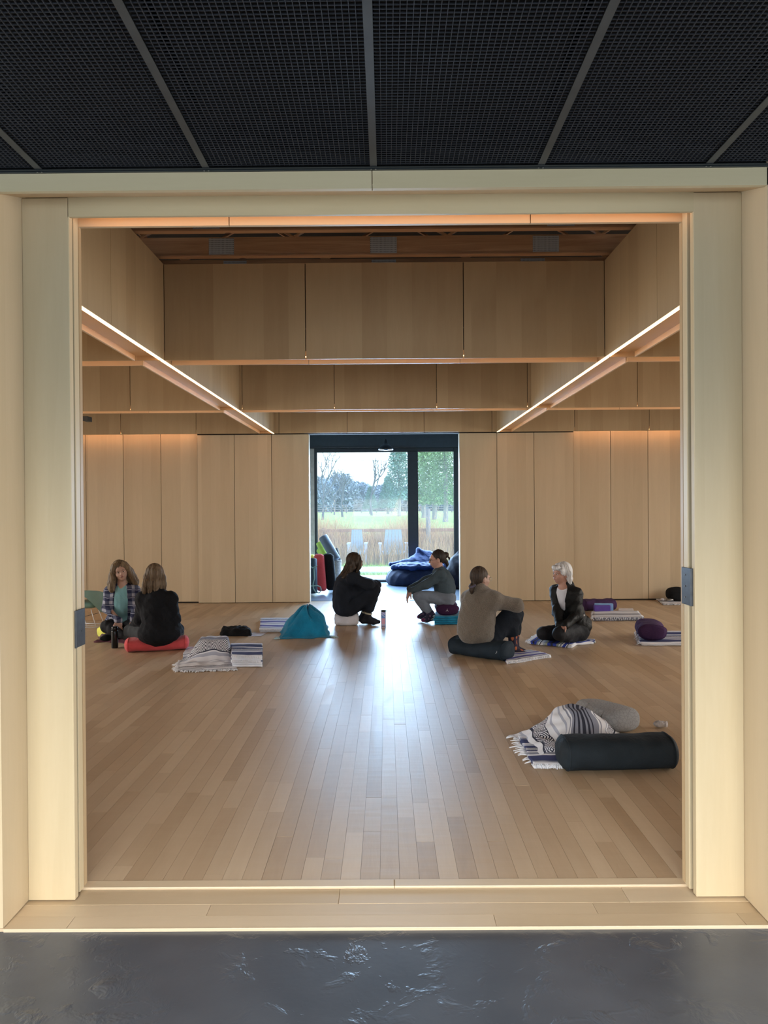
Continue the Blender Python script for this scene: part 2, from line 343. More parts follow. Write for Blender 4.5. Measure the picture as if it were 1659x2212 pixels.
A = grid_panels('trim_2', 6.07, [-5.2, -3.17, XA-0.0, -0.6525, 0.641, XB_, 3.15, 5.2], [(-5.2, -2.05), (XA, -0.649), (-0.649, 0.63), (0.63, XB_), (2.04, 5.2)])
B = grid_panels('trim_3', 9.17, [-6, -4.5, -3.165, -1.778, -0.637, 0.63, 1.753, 3.11, 4.5, 6], [(-6, -3.0), (-3.0, -2.05), (XA, -0.63), (-0.63, 0.60), (0.60, XB_), (2.04, 2.95), (2.95, 6)])
Cc = grid_panels('trim_4', 12.03, [-7, -5.5, -4.31, -3.085, -1.737, -0.63, 0.62, 1.72, 3.06, 4.27, 5.5, 7], None)
for nm, x, xo in (('trim_5', XA, -2.05), ('trim_6', XB_, 2.035)):
    t = thing(nm, (x, 7.5, ZB), kind='structure'); sg = 1 if x > 0 else -1
    for (y0, y1) in ((3.09, 4.9), (4.904, 6.066), (6.095, 7.6), (7.604, 9.166), (9.195, 10.6), (10.604, 12.026)):
        a, b = sorted((x, x+sg*0.018)); bx('side_panel', a, b, y0, y1, ZB, ZT, M['ven_y'], t)
    for (y0, y1) in ((3.09, 4.2), (4.204, 6.064), (6.292, 7.7), (7.704, 9.164), (9.392, 10.5), (10.504, 12.026)):
        a, b = sorted((xo, xo+sg*0.018)); bevel(bx('outer_board', a, b, y0, y1, ZB-0.002, ZT, M['ven_board_y'], t), 0.001, 1)
    bx('trough_lid', *sorted((x+sg*0.03, xo)), 3.09, 12.02, 2.811, 2.82, M['ven_board_y'], t); bx('led_light_block', *sorted((x+sg*0.0185, x+sg*0.034)), 3.09, 12.02, ZB-0.001, 2.811, M['ven_board_y'], t)  # batten added to keep direct LED light off the lid
bx('trough_lid', -5, 5, 6.09, 6.27, 3.02, 3.03, M['ven_board_x'], A); bx('trough_lid', -6, 6, 9.19, 9.37, 3.02, 3.03, M['ven_board_x'], B)
for y, xs, lab, mt in ((6.07, [(-5, -2.06), (-1.78, 1.76), (2.05, 5)], 'nearer', 'led_hid'), (9.17, [(-6, -2.06), (-1.78, 1.76), (2.05, 6)], 'middle', 'led_hid')):
    for (a, b), w_ in zip(xs, ('left side of the room', 'centre of the room', 'right side of the room')):
        tag(bx('light_strip', a, b, y+0.020, y+0.030, ZB+0.02, ZB+0.028, M[mt]), 'warm light strip tucked inside the %s cross beam at the %s' % (lab, w_), 'light', None)
for (a, b, w_) in ((-6, -3.10, 'left'), (3.07, 6, 'right')):
    tag(bx('light_strip', a, b, 12.052, 12.062, ZB+0.02, ZB+0.028, M['led_far']), 'warm light strip washing the tops of the far %s wall panels' % w_, 'light')
for x, sg, w_ in ((XA, -1, 'left'), (XB_, 1, 'right')):
    L = thing('light_strip', (x, 7.5, ZB-0.006), 'long glowing linear light running back along the bottom of the %s ceiling beam' % w_, 'light')
    a, b = sorted((x+sg*0.035, x+sg*0.040)); bx('hidden_cove_strip', a, b, 3.12, 12.02, ZB+0.001, ZB+0.009, M['led_cove'], L)  # hidden second strip added to light the outer board
    a, b = sorted((x+sg*0.0345, x+sg*0.052)); bx('strip_light_block', a, b, 3.12, 12.02, ZB+0.011, ZB+0.014, M['ven_board_y'], L)  # cap added to block the hidden strip's light from the lid
    a, b = sorted((x+sg*0.002, x+sg*0.018)); bx('diffuser', a, b, 3.12, 12.02, ZB-0.010, ZB-0.0005, M['led'], L)
# roof trusses
n = N('truss_pine'); c = n.coord(); S = n.sep(c)
g = n.noise(n.mapping(c, (0.7, 10, 14)), 1.5, 4, 0.6, 1.6); k_ = n.n('ShaderNodeTexVoronoi'); n.L(n.mapping(c, (1.1, 1, 4)), k_.inputs[0]); k_.inputs['Scale'].default_value = 1.4
kn = n.math('LESS_THAN', k_.outputs['Distance'], 0.055)
M['pine'] = n.out(n.mix(kn, n.ramp(g, [(0.3, (0.42,0.23,0.13)), (0.72, (0.64,0.40,0.24))]), (0.14,0.06,0.035)), 0.6)
n = N('nail_plate'); c = n.coord(); S = n.sep(c)
dots = n.math('MULTIPLY', n.math('GREATER_THAN', n.math('FRACT', n.math('MULTIPLY', S[0], 90)), 0.45), n.math('GREATER_THAN', n.math('FRACT', n.math('MULTIPLY', S[2], 60)), 0.5))
M['nailplate'] = n.out(n.mix(dots, (0.52,0.56,0.62), (0.20,0.215,0.25)), 0.6, 0.1)
cs = thing('ceiling.001', (0, 6, 3.6), kind='structure')
for yi, yt in enumerate([4.9, 5.46, 6.01, 6.55, 7.2, 7.8, 8.4, 9.0, 9.6, 10.2, 10.8, 11.4]):
    bx('truss_chord', -8, 8, yt-0.019, yt+0.019, 3.60 if yi != 1 else 3.595, 3.745, M['pine'], cs)
    if yi in (0, 1, 2, 3):
        bx('bottom_plate', -8, 8, yt-0.03, yt+0.03, 3.588, 3.60, M['pine'], cs); xs0 = -1.9+0.2*yi
        for k in range(8):
            x = -2.3+k*0.62+0.21*(yi % 2); s_ = 0.30*(1 if k % 2 else -1)
            MB().add([(x-s_, yt-0.035+0.0, 3.745),(x-s_+0.03, yt-0.035, 3.745),(x+s_+0.03, yt+0.035, 4.12),(x+s_, yt+0.035, 4.12),
                (x-s_, yt+0.0, 3.745),(x-s_+0.03, yt+0.0, 3.745),(x+s_+0.03, yt+0.06, 4.12),(x+s_, yt+0.06, 4.12)],
                [(0,1,2,3),(7,6,5,4),(0,4,5,1),(2,6,7,3),(1,5,6,2),(0,3,7,4)]).build('truss_web', M['pine'], cs)
        for px_ in ((453, 507), (800, 857), (1149, 1205)) if yi != 1 else ((417, 475), (1181, 1240)):
            p0 = pj(px_[0], 532 if yi != 1 else 492, 6.01 if yi != 1 else 5.44); p1 = pj(px_[1], 532 if yi != 1 else 492, 6.01 if yi != 1 else 5.44)
            z0_ = 3.605; z1_ = 3.735
            bx('nail_plate', p0.x, p1.x, yt-0.023, yt-0.0192, z0_, z1_, M['nailplate'], cs)
bx('truss_deck', -8.1, 8.1, 2.7, 12.5, 4.14, 4.16, M['gap'], cs)
for k in range(26): pass
bx('duct', pj(870,565,6.5).x, pj(970,565,6.5).x, 6.25, 6.45, 3.58, 3.60, M['frame'], cs)
# small speaker tucked high on the left
sp = pj(176, 897, 9.0); sp2 = bevel(bx('wall_speaker', sp.x-0.12, sp.x-0.05, 9.3, 9.45, sp.z-0.03, sp.z+0.03, M['frame']), 0.006)
tag(sp2, 'small black speaker high on the left edge under the plywood beams', 'speaker')
# ------------------------------------------------------------------ far vestibule and window
n = N('grey_lino'); c = n.coord(); M['lino'] = n.out(n.ramp(n.noise(c, 3, 4), [(0.3, (0.15,0.19,0.26)), (0.7, (0.20,0.25,0.33))]), 0.3, spec=0.5)
fv = bx('floor.002', -1.9, 1.9, 12.40, 15.6, -0.06, 0.002, M['lino']); fv['kind'] = 'structure'
bx('trim_7', -1.27, 1.205, 12.36, 12.40, -0.05, 0.004, M['plate'])['kind'] = 'structure'
M['beige'] = plain('beige_wall', (0.42,0.38,0.32), 0.7)
for sg, nm in ((-1, 'wall_left.002'), (1, 'wall_right.002')):
    a, b = sorted((sg*1.82, sg*1.92)); bx(nm, a, b, 12.36, 15.6, 0, 3.4, M['beige'])['kind'] = 'structure'
bx('ceiling.002', -1.9, 1.9, 12.36, 15.6, 3.25, 3.3, M['fascia'])['kind'] = 'structure'
wb = thing('wall_back.001', (0, 15.5, 0), kind='structure')
bx('side_panel', -1.82, -1.50, 15.42, 15.56, 0, 2.79, M['beige'], wb); bx('side_panel', 1.51, 1.82, 15.42, 15.56, 0, 2.79, M['fascia'], wb)
bx('fascia', -1.82, 1.82, 15.38, 15.56, 2.80, 3.25, M['fascia'], wb); bx('fascia_trim', -1.60, 0.62, 15.36, 15.38, 2.795, 2.812, M['plate'], wb)
wi = thing('window_1', (0, 15.5, 0), kind='structure')
def fr(x0, x1, z0, z1, nm='window_frame', d=0.0): bevel(bx(nm, x0, x1, 15.44-d, 15.54, z0, z1, M['frame'], wi), 0.004, 1)
fr(-1.50, -1.445, 0, 2.795); fr(1.405, 1.51, 0, 2.795); fr(-1.445, 1.405, 2.715, 2.795); fr(-1.445, 0.446, 0.0, 0.045); fr(0.66, 1.405, 0.0, 0.10)
fr(0.446, 0.66, 0.0, 2.72, 'mullion', 0.03)
n = N('glare_veil_glass'); tr = n.n('ShaderNodeBsdfTransparent'); tr.inputs[0].default_value = (0.95,0.98,0.97,1)
tl = n.n('ShaderNodeBsdfTranslucent'); tl.inputs[0].default_value = (0.85,0.93,1,1); gl = n.n('ShaderNodeBsdfGlossy'); gl.inputs['Roughness'].default_value = 0.03
m1 = n.n('ShaderNodeMixShader'); m1.inputs[0].default_value = 0.07; n.L(tr.outputs[0], m1.inputs[1]); n.L(tl.outputs[0], m1.inputs[2])  # translucent share added to the glass for a veil of glare
m2 = n.n('ShaderNodeMixShader'); m2.inputs[0].default_value = 0.012; n.L(m1.outputs[0], m2.inputs[1]); n.L(gl.outputs[0], m2.inputs[2])
n.L(m2.outputs[0], n.t.nodes['Material Output'].inputs[0]); M['glass'] = n.m
bx('pane', -1.445, 0.446, 15.488, 15.494, 0.045, 2.715, M['glass'], wi); bx('pane', 0.66, 1.405, 15.488, 15.494, 0.10, 2.715, M['glass'], wi)
wr = MB(); p0 = pj(712, 978, 15.9); p1 = pj(712, 996, 15.9); p2 = pj(960, 996, 15.9); p3 = pj(960, 978, 15.9)
for a, b in ((p0, p1), (p1, p2), (p2, p3)): wr.tube([(a.x, 15.9, a.z), (b.x, 15.9, b.z)], 0.005, 6)
wr.box(p0.x-0.05, p3.x+0.05, 15.56, 15.95, 2.80, 2.84)
tag(wr.build('reflection_rods', M['frame']), 'thin dark rods tracing reflection lines in the tall end window', 'rail')  # rods and slab added to draw lines taken for a glass reflection
# pendant lamp
pc = pj(833.5, 972, 14.0); M['lampmetal'] = plain('black_enamel', (0.012,0.012,0.014), 0.35)
pl = thing('pendant_lamp', (pc.x, 14.0, pc.z), 'black barn-style pendant lamp hanging before the end window', 'lamp')
prof = [(0.138,0.0),(0.134,0.03),(0.118,0.062),(0.088,0.09),(0.055,0.11),(0.036,0.135),(0.030,0.165),(0.024,0.195),(0.012,0.21)]
MB().lathe((pc.x, 14.0, pc.z), prof, 28).build('lamp_shade', M['lampmetal'], pl, True)
MB().lathe((pc.x, 14.0, pc.z-0.012), [(0.03,0),(0.045,0.006),(0.03,0.012)], 20).build('bulb', plain('frosted_bulb', (0.8,0.8,0.8), 0.3), pl, True)
MB().tube([(pc.x, 14.0, pc.z+0.2), (pc.x, 14.0, 3.25)], 0.003, 8).build('cord', M['frame'], pl)
# ------------------------------------------------------------------ outdoors
M['grass'] = plain('lawn', (0.26,0.36,0.11), 0.9, 0, 0.3, 1.5); M['pave'] = plain('pale_paving', (0.75,0.75,0.72), 0.8)
M['reed'] = plain('dry_reed', (0.46,0.29,0.15), 0.9, 0, 0.35, 3); M['reed2'] = plain('russet_reed', (0.30,0.155,0.09), 0.9, 0, 0.35, 3)
M['plume'] = plain('pale_plume', (0.60,0.44,0.28), 0.9, 0, 0.2, 3)
M['woods'] = plain('haze_tinted_woods', (0.20,0.26,0.34), 1.0, 0, 0.35, 0.35); M['conif'] = plain('hazy_green_conifer', (0.17,0.28,0.14), 0.95, 0, 0.35, 0.5)  # distance haze is put into the blue colour of the far woods
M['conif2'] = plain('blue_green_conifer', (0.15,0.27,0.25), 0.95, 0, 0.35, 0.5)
M['bark'] = plain('grey_bark', (0.26,0.25,0.26), 0.95); M['twig'] = plain('pale_bare_branches', (0.10,0.11,0.14), 0.95)
M['fence'] = plain('weathered_fence', (0.17,0.16,0.19), 0.9); M['rail'] = plain('brown_rail', (0.30,0.16,0.11), 0.9)
def gz(y): return -0.06 if y < 24 else (-0.06+0.66*min(1, (y-24)/31) if y < 55 else 0.60+0.15*min(1, (y-55)/65))
V = []; Fc = []; ys = [17.4, 20, 24, 28, 34, 42, 55, 70, 90, 120, 160, 300]
for y in ys:
    for x in (-160, -40, -10, 0, 10, 40, 160): V.append((x, y, gz(y)))
for i in range(len(ys)-1):
    for j in range(6): a = i*7+j; Fc.append((a, a+1, a+8, a+7))
g = mk('ground', V, Fc, M['grass']); tag(g, kind='structure')
bx('trim_8', -8, 8, 15.62, 17.4, -0.12, -0.03, M['pave'])['kind'] = 'structure'
for (sx_) in (-1,): pass
# short turf by the terrace
def blades(n, fx, hfun, mat, name, wid, lean=0.25, seg=3):
    V = []; Fc = []
    for _ in range(n):
        x, y = fx(); h = hfun(x, y); z = gz(y)-0.02; a = rng.random()*6.28; lx_ = lean*h*rng.standard_normal(); ly = lean*h*rng.standard_normal(); w_ = wid*(0.6+0.8*rng.random())
        b = len(V)
        for s in range(seg+1):
            t = s/seg; cx = x+lx_*t*t; cy = y+ly*t*t; cz = z+h*t*(1-0.12*t*t); ww = w_*(1-0.85*t)
            V.append((cx-ww*math.cos(a), cy-ww*math.sin(a), cz)); V.append((cx+ww*math.cos(a), cy+ww*math.sin(a), cz))
        for s in range(seg): Fc.append((b+2*s, b+2*s+1, b+2*s+3, b+2*s+2))
    return mk(name, V, np.array(Fc), mat)
tf = blades(9000, lambda: (rng.uniform(-3, 3), 17.45+5.5*rng.random()), lambda x, y: 0.05+0.10*rng.random(), plain('turf_blades', (0.26,0.44,0.08), 0.9, 0, 0.3, 6), 'grass_turf', 0.006)
tag(tf, 'short green turf growing just beyond the paved strip outside the window', 'grass', kind='stuff')
def reedh(x, y): return (0.95+0.50*rng.random())*(1.0+0.15*math.sin(x*2.1))
r1 = blades(7000, lambda: (rng.uniform(-3.4, 3.6), rng.uniform(22, 27)), lambda x, y: reedh(x, y)*1.0, M['reed'], 'reed_grass', 0.006, 0.16)
tag(r1, 'tall dry tan ornamental grasses standing behind the green turf', 'reeds', kind='stuff')
r2 = blades(5200, lambda: (rng.uniform(-3.4, 3.6), rng.uniform(22.3, 26.5)), lambda x, y: reedh(x, y)*0.72, M['reed2'], 'russet_grass', 0.009, 0.22)
tag(r2, 'russet brown stems lower down among the dry tan grasses', 'reeds', kind='stuff')
V = []; Fc = []
for _ in range(260):
    x = rng.uniform(-3.4, 3.6); y = rng.uniform(22, 26); h = reedh(x, y)*1.18; z = gz(y)
    for q in range(7):
        a = rng.random()*6.28; t = q/7; L = 0.03; cx = x+0.16*h*math.sin(x*9)*t*0.5; zz = z+h*(0.8+0.2*t)
        b = len(V); V += [(cx, y, zz), (cx+L*math.cos(a), y+L*math.sin(a), zz+0.07), (cx+0.006, y, zz+0.02)]; Fc.append((b, b+1, b+2))
pm = mk('grass_plume', V, np.array(Fc), M['plume']); tag(pm, 'feathery pale seed heads topping the dry tan grasses', 'reeds', kind='stuff')
# rail fence running through the grasses
fz = thing('rail_fence', (0, 22.9, -0.05), 'weathered brown single-rail fence running through the dry grasses', 'fence')
a = pj(620, 1147, 22.9); b = pj(1030, 1144, 22.9)
bevel(MB().box(a.x, b.x, 22.87, 22.93, a.z-0.05, a.z+0.05).build('rail', M['rail'], fz), 0.01)
for px_ in (925,): p = pj(px_, 1100, 22.8); MB().tube([(p.x, 22.8, -0.05), (p.x, 22.8, p.z)], 0.07, 8).build('post', M['bark'], fz)
for px_ in (700,): p = pj(px_, 1140, 22.97); MB().tube([(p.x, 22.97, -0.05), (p.x, 22.97, p.z)], 0.06, 8).build('post', M['rail'], fz)
# low blue-grey garden chairs among the grasses
M['chairblue'] = plain('pale_blue_paint', (0.40,0.48,0.68), 0.6)
def garden_chair(px_, wpx, y, lab):
    p = pj(px_, 1214, y); z0 = -0.05; s = wpx/F*y
    t = thing('garden_chair', (p.x, y, z0), lab, 'chair', None)
    for k in range(5):                                  # fan of back slats seen from behind
        xx = p.x+(k-2)*s*0.15; xt = p.x+(k-2)*s*0.11
        MB().add([(xx-s*0.07,y,z0+0.25),(xx+s*0.07,y,z0+0.25),(xt+s*0.05,y-0.28,z0+0.98),(xt-s*0.05,y-0.28,z0+0.98),
            (xx-s*0.07,y+0.02,z0+0.25),(xx+s*0.07,y+0.02,z0+0.25),(xt+s*0.05,y-0.26,z0+0.98),(xt-s*0.05,y-0.26,z0+0.98)],
            [(0,1,2,3),(7,6,5,4),(0,4,5,1),(2,6,7,3),(1,5,6,2),(0,3,7,4)]).build('back_slat', M['chairblue'], t)
    bx('seat', p.x-s*0.4, p.x+s*0.4, y, y+0.5, z0+0.30, z0+0.33, M['chairblue'], t)
    for sg in (-1, 1):
        bx('armrest', p.x+sg*s*0.46-0.05, p.x+sg*s*0.46+0.05, y-0.25, y+0.5, z0+0.55, z0+0.58, M['chairblue'], t)
        bx('leg', p.x+sg*s*0.46-0.03, p.x+sg*s*0.46+0.03, y+0.42, y+0.5, z0, z0+0.55, M['chairblue'], t); bx('leg', p.x+sg*s*0.46-0.03, p.x+sg*s*0.46+0.03, y-0.25, y-0.17, z0, z0+0.55, M['chairblue'], t)
garden_chair(772, 40, 21.6, 'smaller pale blue garden chair left of centre outside the window')
garden_chair(850, 62, 21.4, 'wider pale blue garden chair beside the window mullion outside')
r3 = blades(900, lambda: (rng.uniform(-1.6, 1.8), rng.uniform(20.6, 21.1)), lambda x, y: reedh(x, y)*0.62, M['reed'], 'reed_grass', 0.006, 0.2)
tag(r3, 'sparse low tan grasses in front of the pale blue garden chairs', 'reeds', kind='stuff')
# far paddock fence
ff = thing('paddock_fence', (0, 118, 0.75), 'dark post-and-rail paddock fence across the far edge of the lawn', 'fence')
for k in range(16):
    x = -16+2.4*k; bx('post', x-0.07, x+0.07, 117.93, 118.07, 0.7, 0.75+1.35, M['fence'], ff)
for zz in (0.25, 0.6, 0.95, 1.28): bx('rail', -16.5, 21, 117.9, 117.93, 0.75+zz-0.06, 0.75+zz+0.06, M['fence'], ff)
# trees
def leaves(cx, cy, cz, rx, ry, rz, n, s, mat, name, par, cone=False):
    V = []; Fc = []
    for _ in range(n):
        u = rng.standard_normal(3); u /= np.linalg.norm(u); r = rng.random()**0.45
        z = u[2]*r
        if cone: z = rng.random()*2-1; rr = (1-z)/2*0.85+0.15; an = rng.random()*6.28; q = rng.random()**0.5; u = np.array([math.cos(an)*rr*q, math.sin(an)*rr*q, z]); r = 1
        p = np.array([cx, cy, cz])+np.array([rx*u[0], ry*u[1], rz*(u[2] if r == 1 else z)])*(r if not cone else 1)
        a, b = rng.standard_normal(3)*s, rng.standard_normal(3)*s
        i = len(V); V += [tuple(p), tuple(p+a), tuple(p+b)]; Fc.append((i, i+1, i+2))
    return mk(name, V, np.array(Fc), mat, par)
def conifer(px_, y, wpx, top, lab, mat, tr=0.16, base=None):
    p = pj(px_, 1105, y); z0 = gz(y); zt = pj(px_, top, y).z; s = wpx/F*y/2
    t = thing('conifer', (p.x, y, z0), lab, 'tree', 'trees beyond the lawn')
    MB().tube([(p.x, y, z0-0.1), (p.x+0.05, y, z0+1.2), (p.x, y, zt*0.9)], [tr*1.3, tr, tr*0.3], 8).build('trunk', M['bark'], t)
    zb = pj(px_, base or 1088, y).z; cz = (zb+zt)/2
    leaves(p.x, y, cz, s, s, (zt-zb)/2, 12000, s*0.065, mat, 'foliage', t, True); return t
conifer(938, 58, 95, 700, 'tall green conifer whose trunk shows in the right window pane, left of its twin', M['conif'])
conifer(962, 52, 78, 740, 'tall green conifer nearest the right edge of the window', M['conif'])
conifer(915, 66, 60, 800, 'green conifer partly hidden behind the window mullion', M['conif'])
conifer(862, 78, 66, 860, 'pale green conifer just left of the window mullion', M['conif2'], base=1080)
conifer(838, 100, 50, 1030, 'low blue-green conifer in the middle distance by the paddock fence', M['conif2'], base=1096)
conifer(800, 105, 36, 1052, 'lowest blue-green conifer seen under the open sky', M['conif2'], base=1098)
def bare(px_, y, top, spread, lab, seed):
    R = random.Random(seed); p = pj(px_, 1105, y); z0 = gz(y); H = pj(px_, top, y).z-z0; m = MB(); mt = MB()
    def br(a, d, L, r, dep):
        b = a+d*L; mid = a+d*L*0.5+Vector((R.gauss(0,1), R.gauss(0,1), 0))*L*0.05
        (mt if dep == 0 else m).tube([a, mid, b], [r, r*0.8, r*0.6], 4, caps=False)
        if dep < 4:
            for _ in range(3 if dep else 4):
                nd = (d+Vector((R.gauss(0,spread), R.gauss(0,spread*0.5), R.uniform(-0.1,0.45)))).normalized()
                br(a+(b-a)*R.uniform(0.55, 1), nd, L*R.uniform(0.5, 0.75), r*0.58, dep+1)
    br(Vector((p.x, y, z0-0.1)), Vector((0.03,0,1)), H*0.40, H*0.017, 0)
    t = thing('bare_tree', (p.x, y, z0), lab, 'tree', 'trees beyond the lawn')
    mt.build('trunk', M['twig'], t); m.build('branches', M['twig'], t)
bare(697, 60, 955, 0.45, 'leafless tree at the left edge of the window view', 3)
bare(740, 75, 975, 0.45, 'leafless spreading tree left of centre in the window view', 5)
bare(803, 85, 960, 0.25, 'slender leafless tree rising alone against the bright sky', 11)
bare(722, 95, 1000, 0.5, 'small leafless tree between the two larger bare ones', 8)
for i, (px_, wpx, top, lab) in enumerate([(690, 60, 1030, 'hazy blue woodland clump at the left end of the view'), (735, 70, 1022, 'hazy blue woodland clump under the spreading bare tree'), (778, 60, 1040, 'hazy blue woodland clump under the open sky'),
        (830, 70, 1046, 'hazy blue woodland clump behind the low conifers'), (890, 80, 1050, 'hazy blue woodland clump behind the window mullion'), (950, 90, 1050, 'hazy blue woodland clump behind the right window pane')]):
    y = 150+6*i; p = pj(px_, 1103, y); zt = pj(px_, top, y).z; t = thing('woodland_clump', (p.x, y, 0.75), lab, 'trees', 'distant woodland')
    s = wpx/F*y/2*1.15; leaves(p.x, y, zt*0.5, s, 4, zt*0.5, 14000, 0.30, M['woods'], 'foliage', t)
# ------------------------------------------------------------------ cushions, blankets and small things
def frame_axes(d, up=Vector((0,0,1))):
    d = d.normalized(); s = d.cross(up).normalized(); u = s.cross(d).normalized(); return d, s, u
def bolster_mesh(p0, p1, w, h, sag=0.0, sagc=0.5, sagw=0.25, n=2.6, er=0.10, seg=26, ring=40, bend=0.0, wob=0.006):
    """stuffed bolster: superellipse section w x h swept p0->p1 (points on its underside), rounded rims, flat-ish ends"""
    p0 = Vector(p0); p1 = Vector(p1); d, s, u = frame_axes(p1-p0); L = (p1-p0).length; V = []; Fc = []
    ts = [0, 0.003, 0.012, 0.03, 0.055]+list(np.linspace(0.09, 0.91, seg))+[0.945, 0.97, 0.988, 0.997, 1]
    for t in ts:
        e = min(t, 1-t)*L; k = 1.0-er*0.55*(1-min(1, e/0.045))**2.2*1.6; k = max(k, 0.05)
        g = sag*math.exp(-((t-sagc)/sagw)**2); hh = h*(1-g); ww = w*(1+g*0.35)
        c = p0+(p1-p0)*t+u*(hh/2)+s*(bend*math.sin(math.pi*t))
        for q in range(ring):
            a = 2*math.pi*q/ring; ca, sa = math.cos(a), math.sin(a)
            x = math.copysign(abs(ca)**(2/n), ca)*ww/2*k; y = math.copysign(abs(sa)**(2/n), sa)*hh/2*k
            wv = 1+wob/h*(math.sin(a*3+t*9)+0.6*math.sin(a*5-t*17)+0.5*math.sin(t*31+a))*(0.5 if sa < 0 else 1)
            yy = y*wv
            if c.z+yy < p0.z+0.001 and abs(u.z) > 0.8: yy = p0.z+0.001-c.z
            V.append(c+s*x*wv+u*yy)
    m = len(ts)
    for i in range(m-1):
        for q in range(ring): Fc.append((i*ring+q, i*ring+(q+1)%ring, (i+1)*ring+(q+1)%ring, (i+1)*ring+q))
    for base, cc, sg in ((0, p0+u*(h/2)-d*0.006, 1), ((m-1)*ring, p1+u*(h/2)+d*0.006, -1)):
        b = len(V)                                      # slightly domed end with an inner ring
        for q in range(ring): V.append(cc+(Vector(V[base+q])-cc)*0.6-d*0.0)
        V.append(cc-d*0.004*sg)
        for q in range(ring):
            f = (base+q, b+q, b+(q+1)%ring, base+(q+1)%ring); Fc.append(f if sg > 0 else f[::-1])
            f = (b+q, b+ring, b+(q+1)%ring); Fc.append(f if sg > 0 else f[::-1])
    rim = [V[4*ring+q] for q in range(ring)], [V[(m-5)*ring+q] for q in range(ring)]
    return V, Fc, rim
t_cover = {}
def bolster(label, p0, p1, w, h, mat, seam=True, group=None, parts=None, name='bolster', cat='bolster', endseam=False, **k):
    V, Fc, rim = bolster_mesh(p0, p1, w, h, **k)
    mid = (Vector(p0)+Vector(p1))/2; t = thing(name, mid, label, cat, group)
    cv_ = mk('cover', V, Fc, mat, t, True); t_cover[t] = cv_
    if seam:
        for r in rim: MB().tube(r+[r[0]], 0.0035, 6, caps=False).build('seam_piping', mat, cv_, True)
    return t
M['red'] = cloth('red_canvas', (0.62,0.085,0.095)); M['navy'] = cloth('navy_canvas', (0.012,0.022,0.034), 0.25, rough=0.8)
M['charc'] = cloth('charcoal_canvas', (0.014,0.021,0.028), 0.25, rough=0.75, crease=14); M['yel'] = cloth('lime_canvas', (0.72,0.72,0.13))
M['purp'] = cloth('plum_canvas', (0.060,0.028,0.090)); M['plum'] = cloth('dark_plum_canvas', (0.040,0.012,0.048)); M['oat'] = cloth('oat_canvas', (0.62,0.60,0.63))
M['black_cloth'] = cloth('black_cloth', (0.008,0.009,0.011)); M['white_thread'] = plain('white_thread', (0.80,0.82,0.88), 0.9)
def blob(c, r, n=2.6, nu=28, nv=16, wob=0.03, seed=1, flat=True):
    V = []; Fc = []
    for j in range(nv+1):
        ph = -math.pi/2+math.pi*j/nv
        for i in range(nu):
            th_ = 2*math.pi*i/nu; cx, sx = math.cos(th_), math.sin(th_); cp, sp_ = math.cos(ph), math.sin(ph); e = 2/n
            x = math.copysign(abs(cx)**e, cx)*abs(cp)**e; y = math.copysign(abs(sx)**e, sx)*abs(cp)**e; z = math.copysign(abs(sp_)**e, sp_)
            k = 1+wob*(math.sin(3*th_+seed)*math.cos(2*ph)+0.5*math.sin(7*th_+2*ph*seed))
            V.append((c[0]+r[0]*x*k, c[1]+r[1]*y*k, c[2]+r[2]*z*k))
    for j in range(nv):
        for i in range(nu): Fc.append((j*nu+i, j*nu+(i+1)%nu, (j+1)*nu+(i+1)%nu, (j+1)*nu+i))
    return V, Fc
# --- woven blanket material: stripes across v, geometric band
def serape(name, stops, bands=(), dark=(0.015,0.018,0.045), light=(0.84,0.86,0.93), nu=9, weave=True, axis='v', chev=False):
    n = N(name); uv = n.coord('UV'); S = n.sep(uv); u = S[0]; v = S[1]
    wob = n.math('MULTIPLY', n.math('SUBTRACT', n.noise(uv, 3, 2), 0.5), 0.02)
    vv = n.math('ADD', v, wob); col = n.ramp(vv, stops, 'CONSTANT')
    for b0, b1 in bands:
        inb = n.math('MULTIPLY', n.math('GREATER_THAN', vv, b0), n.math('LESS_THAN', vv, b1))
        vn = n.math('MULTIPLY', n.math('ABSOLUTE', n.math('SUBTRACT', n.math('DIVIDE', n.math('SUBTRACT', vv, b0), b1-b0), 0.5)), 2.0)
        tr = n.math('ABSOLUTE', n.math('SUBTRACT', n.math('MULTIPLY', n.math('FRACT', n.math('MULTIPLY', u, nu)), 2.0), 1.0))
        dd = n.math('ADD', tr, vn) if not chev else n.math('ADD', n.math('MULTIPLY', u, nu*1.0), vn)
        pat = n.math('GREATER_THAN', n.math('FRACT', n.math('MULTIPLY', dd, 3.0)), 0.48)
        edge = n.math('GREATER_THAN', vn, 0.90); pat = n.math('MAXIMUM', pat, edge)
        col = n.mix(inb, col, n.mix(pat, light, dark))
    wv = n.noise(n.mapping(uv, (220, 220, 1)), 1, 1)
    col = n.mix(n.math('MULTIPLY', wv, 0.18), col, (0.30,0.32,0.40)) if weave else col
    n.bump(wv, 0.25, 0.003); return n.out(col, 0.95, spec=0.15)
WH = (0.84,0.86,0.93); NV = (0.03,0.04,0.14); BK = (0.015,0.017,0.035); GR = (0.27,0.29,0.37); LG = (0.46,0.50,0.62); BL = (0.02,0.05,0.42)
M['ser_mono'] = serape('blanket_mono', [(0,GR),(.03,WH),(.06,BK),(.07,WH),(.10,GR),(.13,WH),(.22,WH),(.245,LG),(.26,WH),(.29,LG),(.30,WH),(.34,LG),(.36,WH),(.40,GR),(.42,WH),(.44,GR),(.55,WH),(.58,GR),(.60,WH),(.64,BK),(.66,WH),(.72,WH),(.88,GR),(.91,WH),(.94,GR),(.96,WH)], [(.09,.15),(.37,.48)], nu=8)
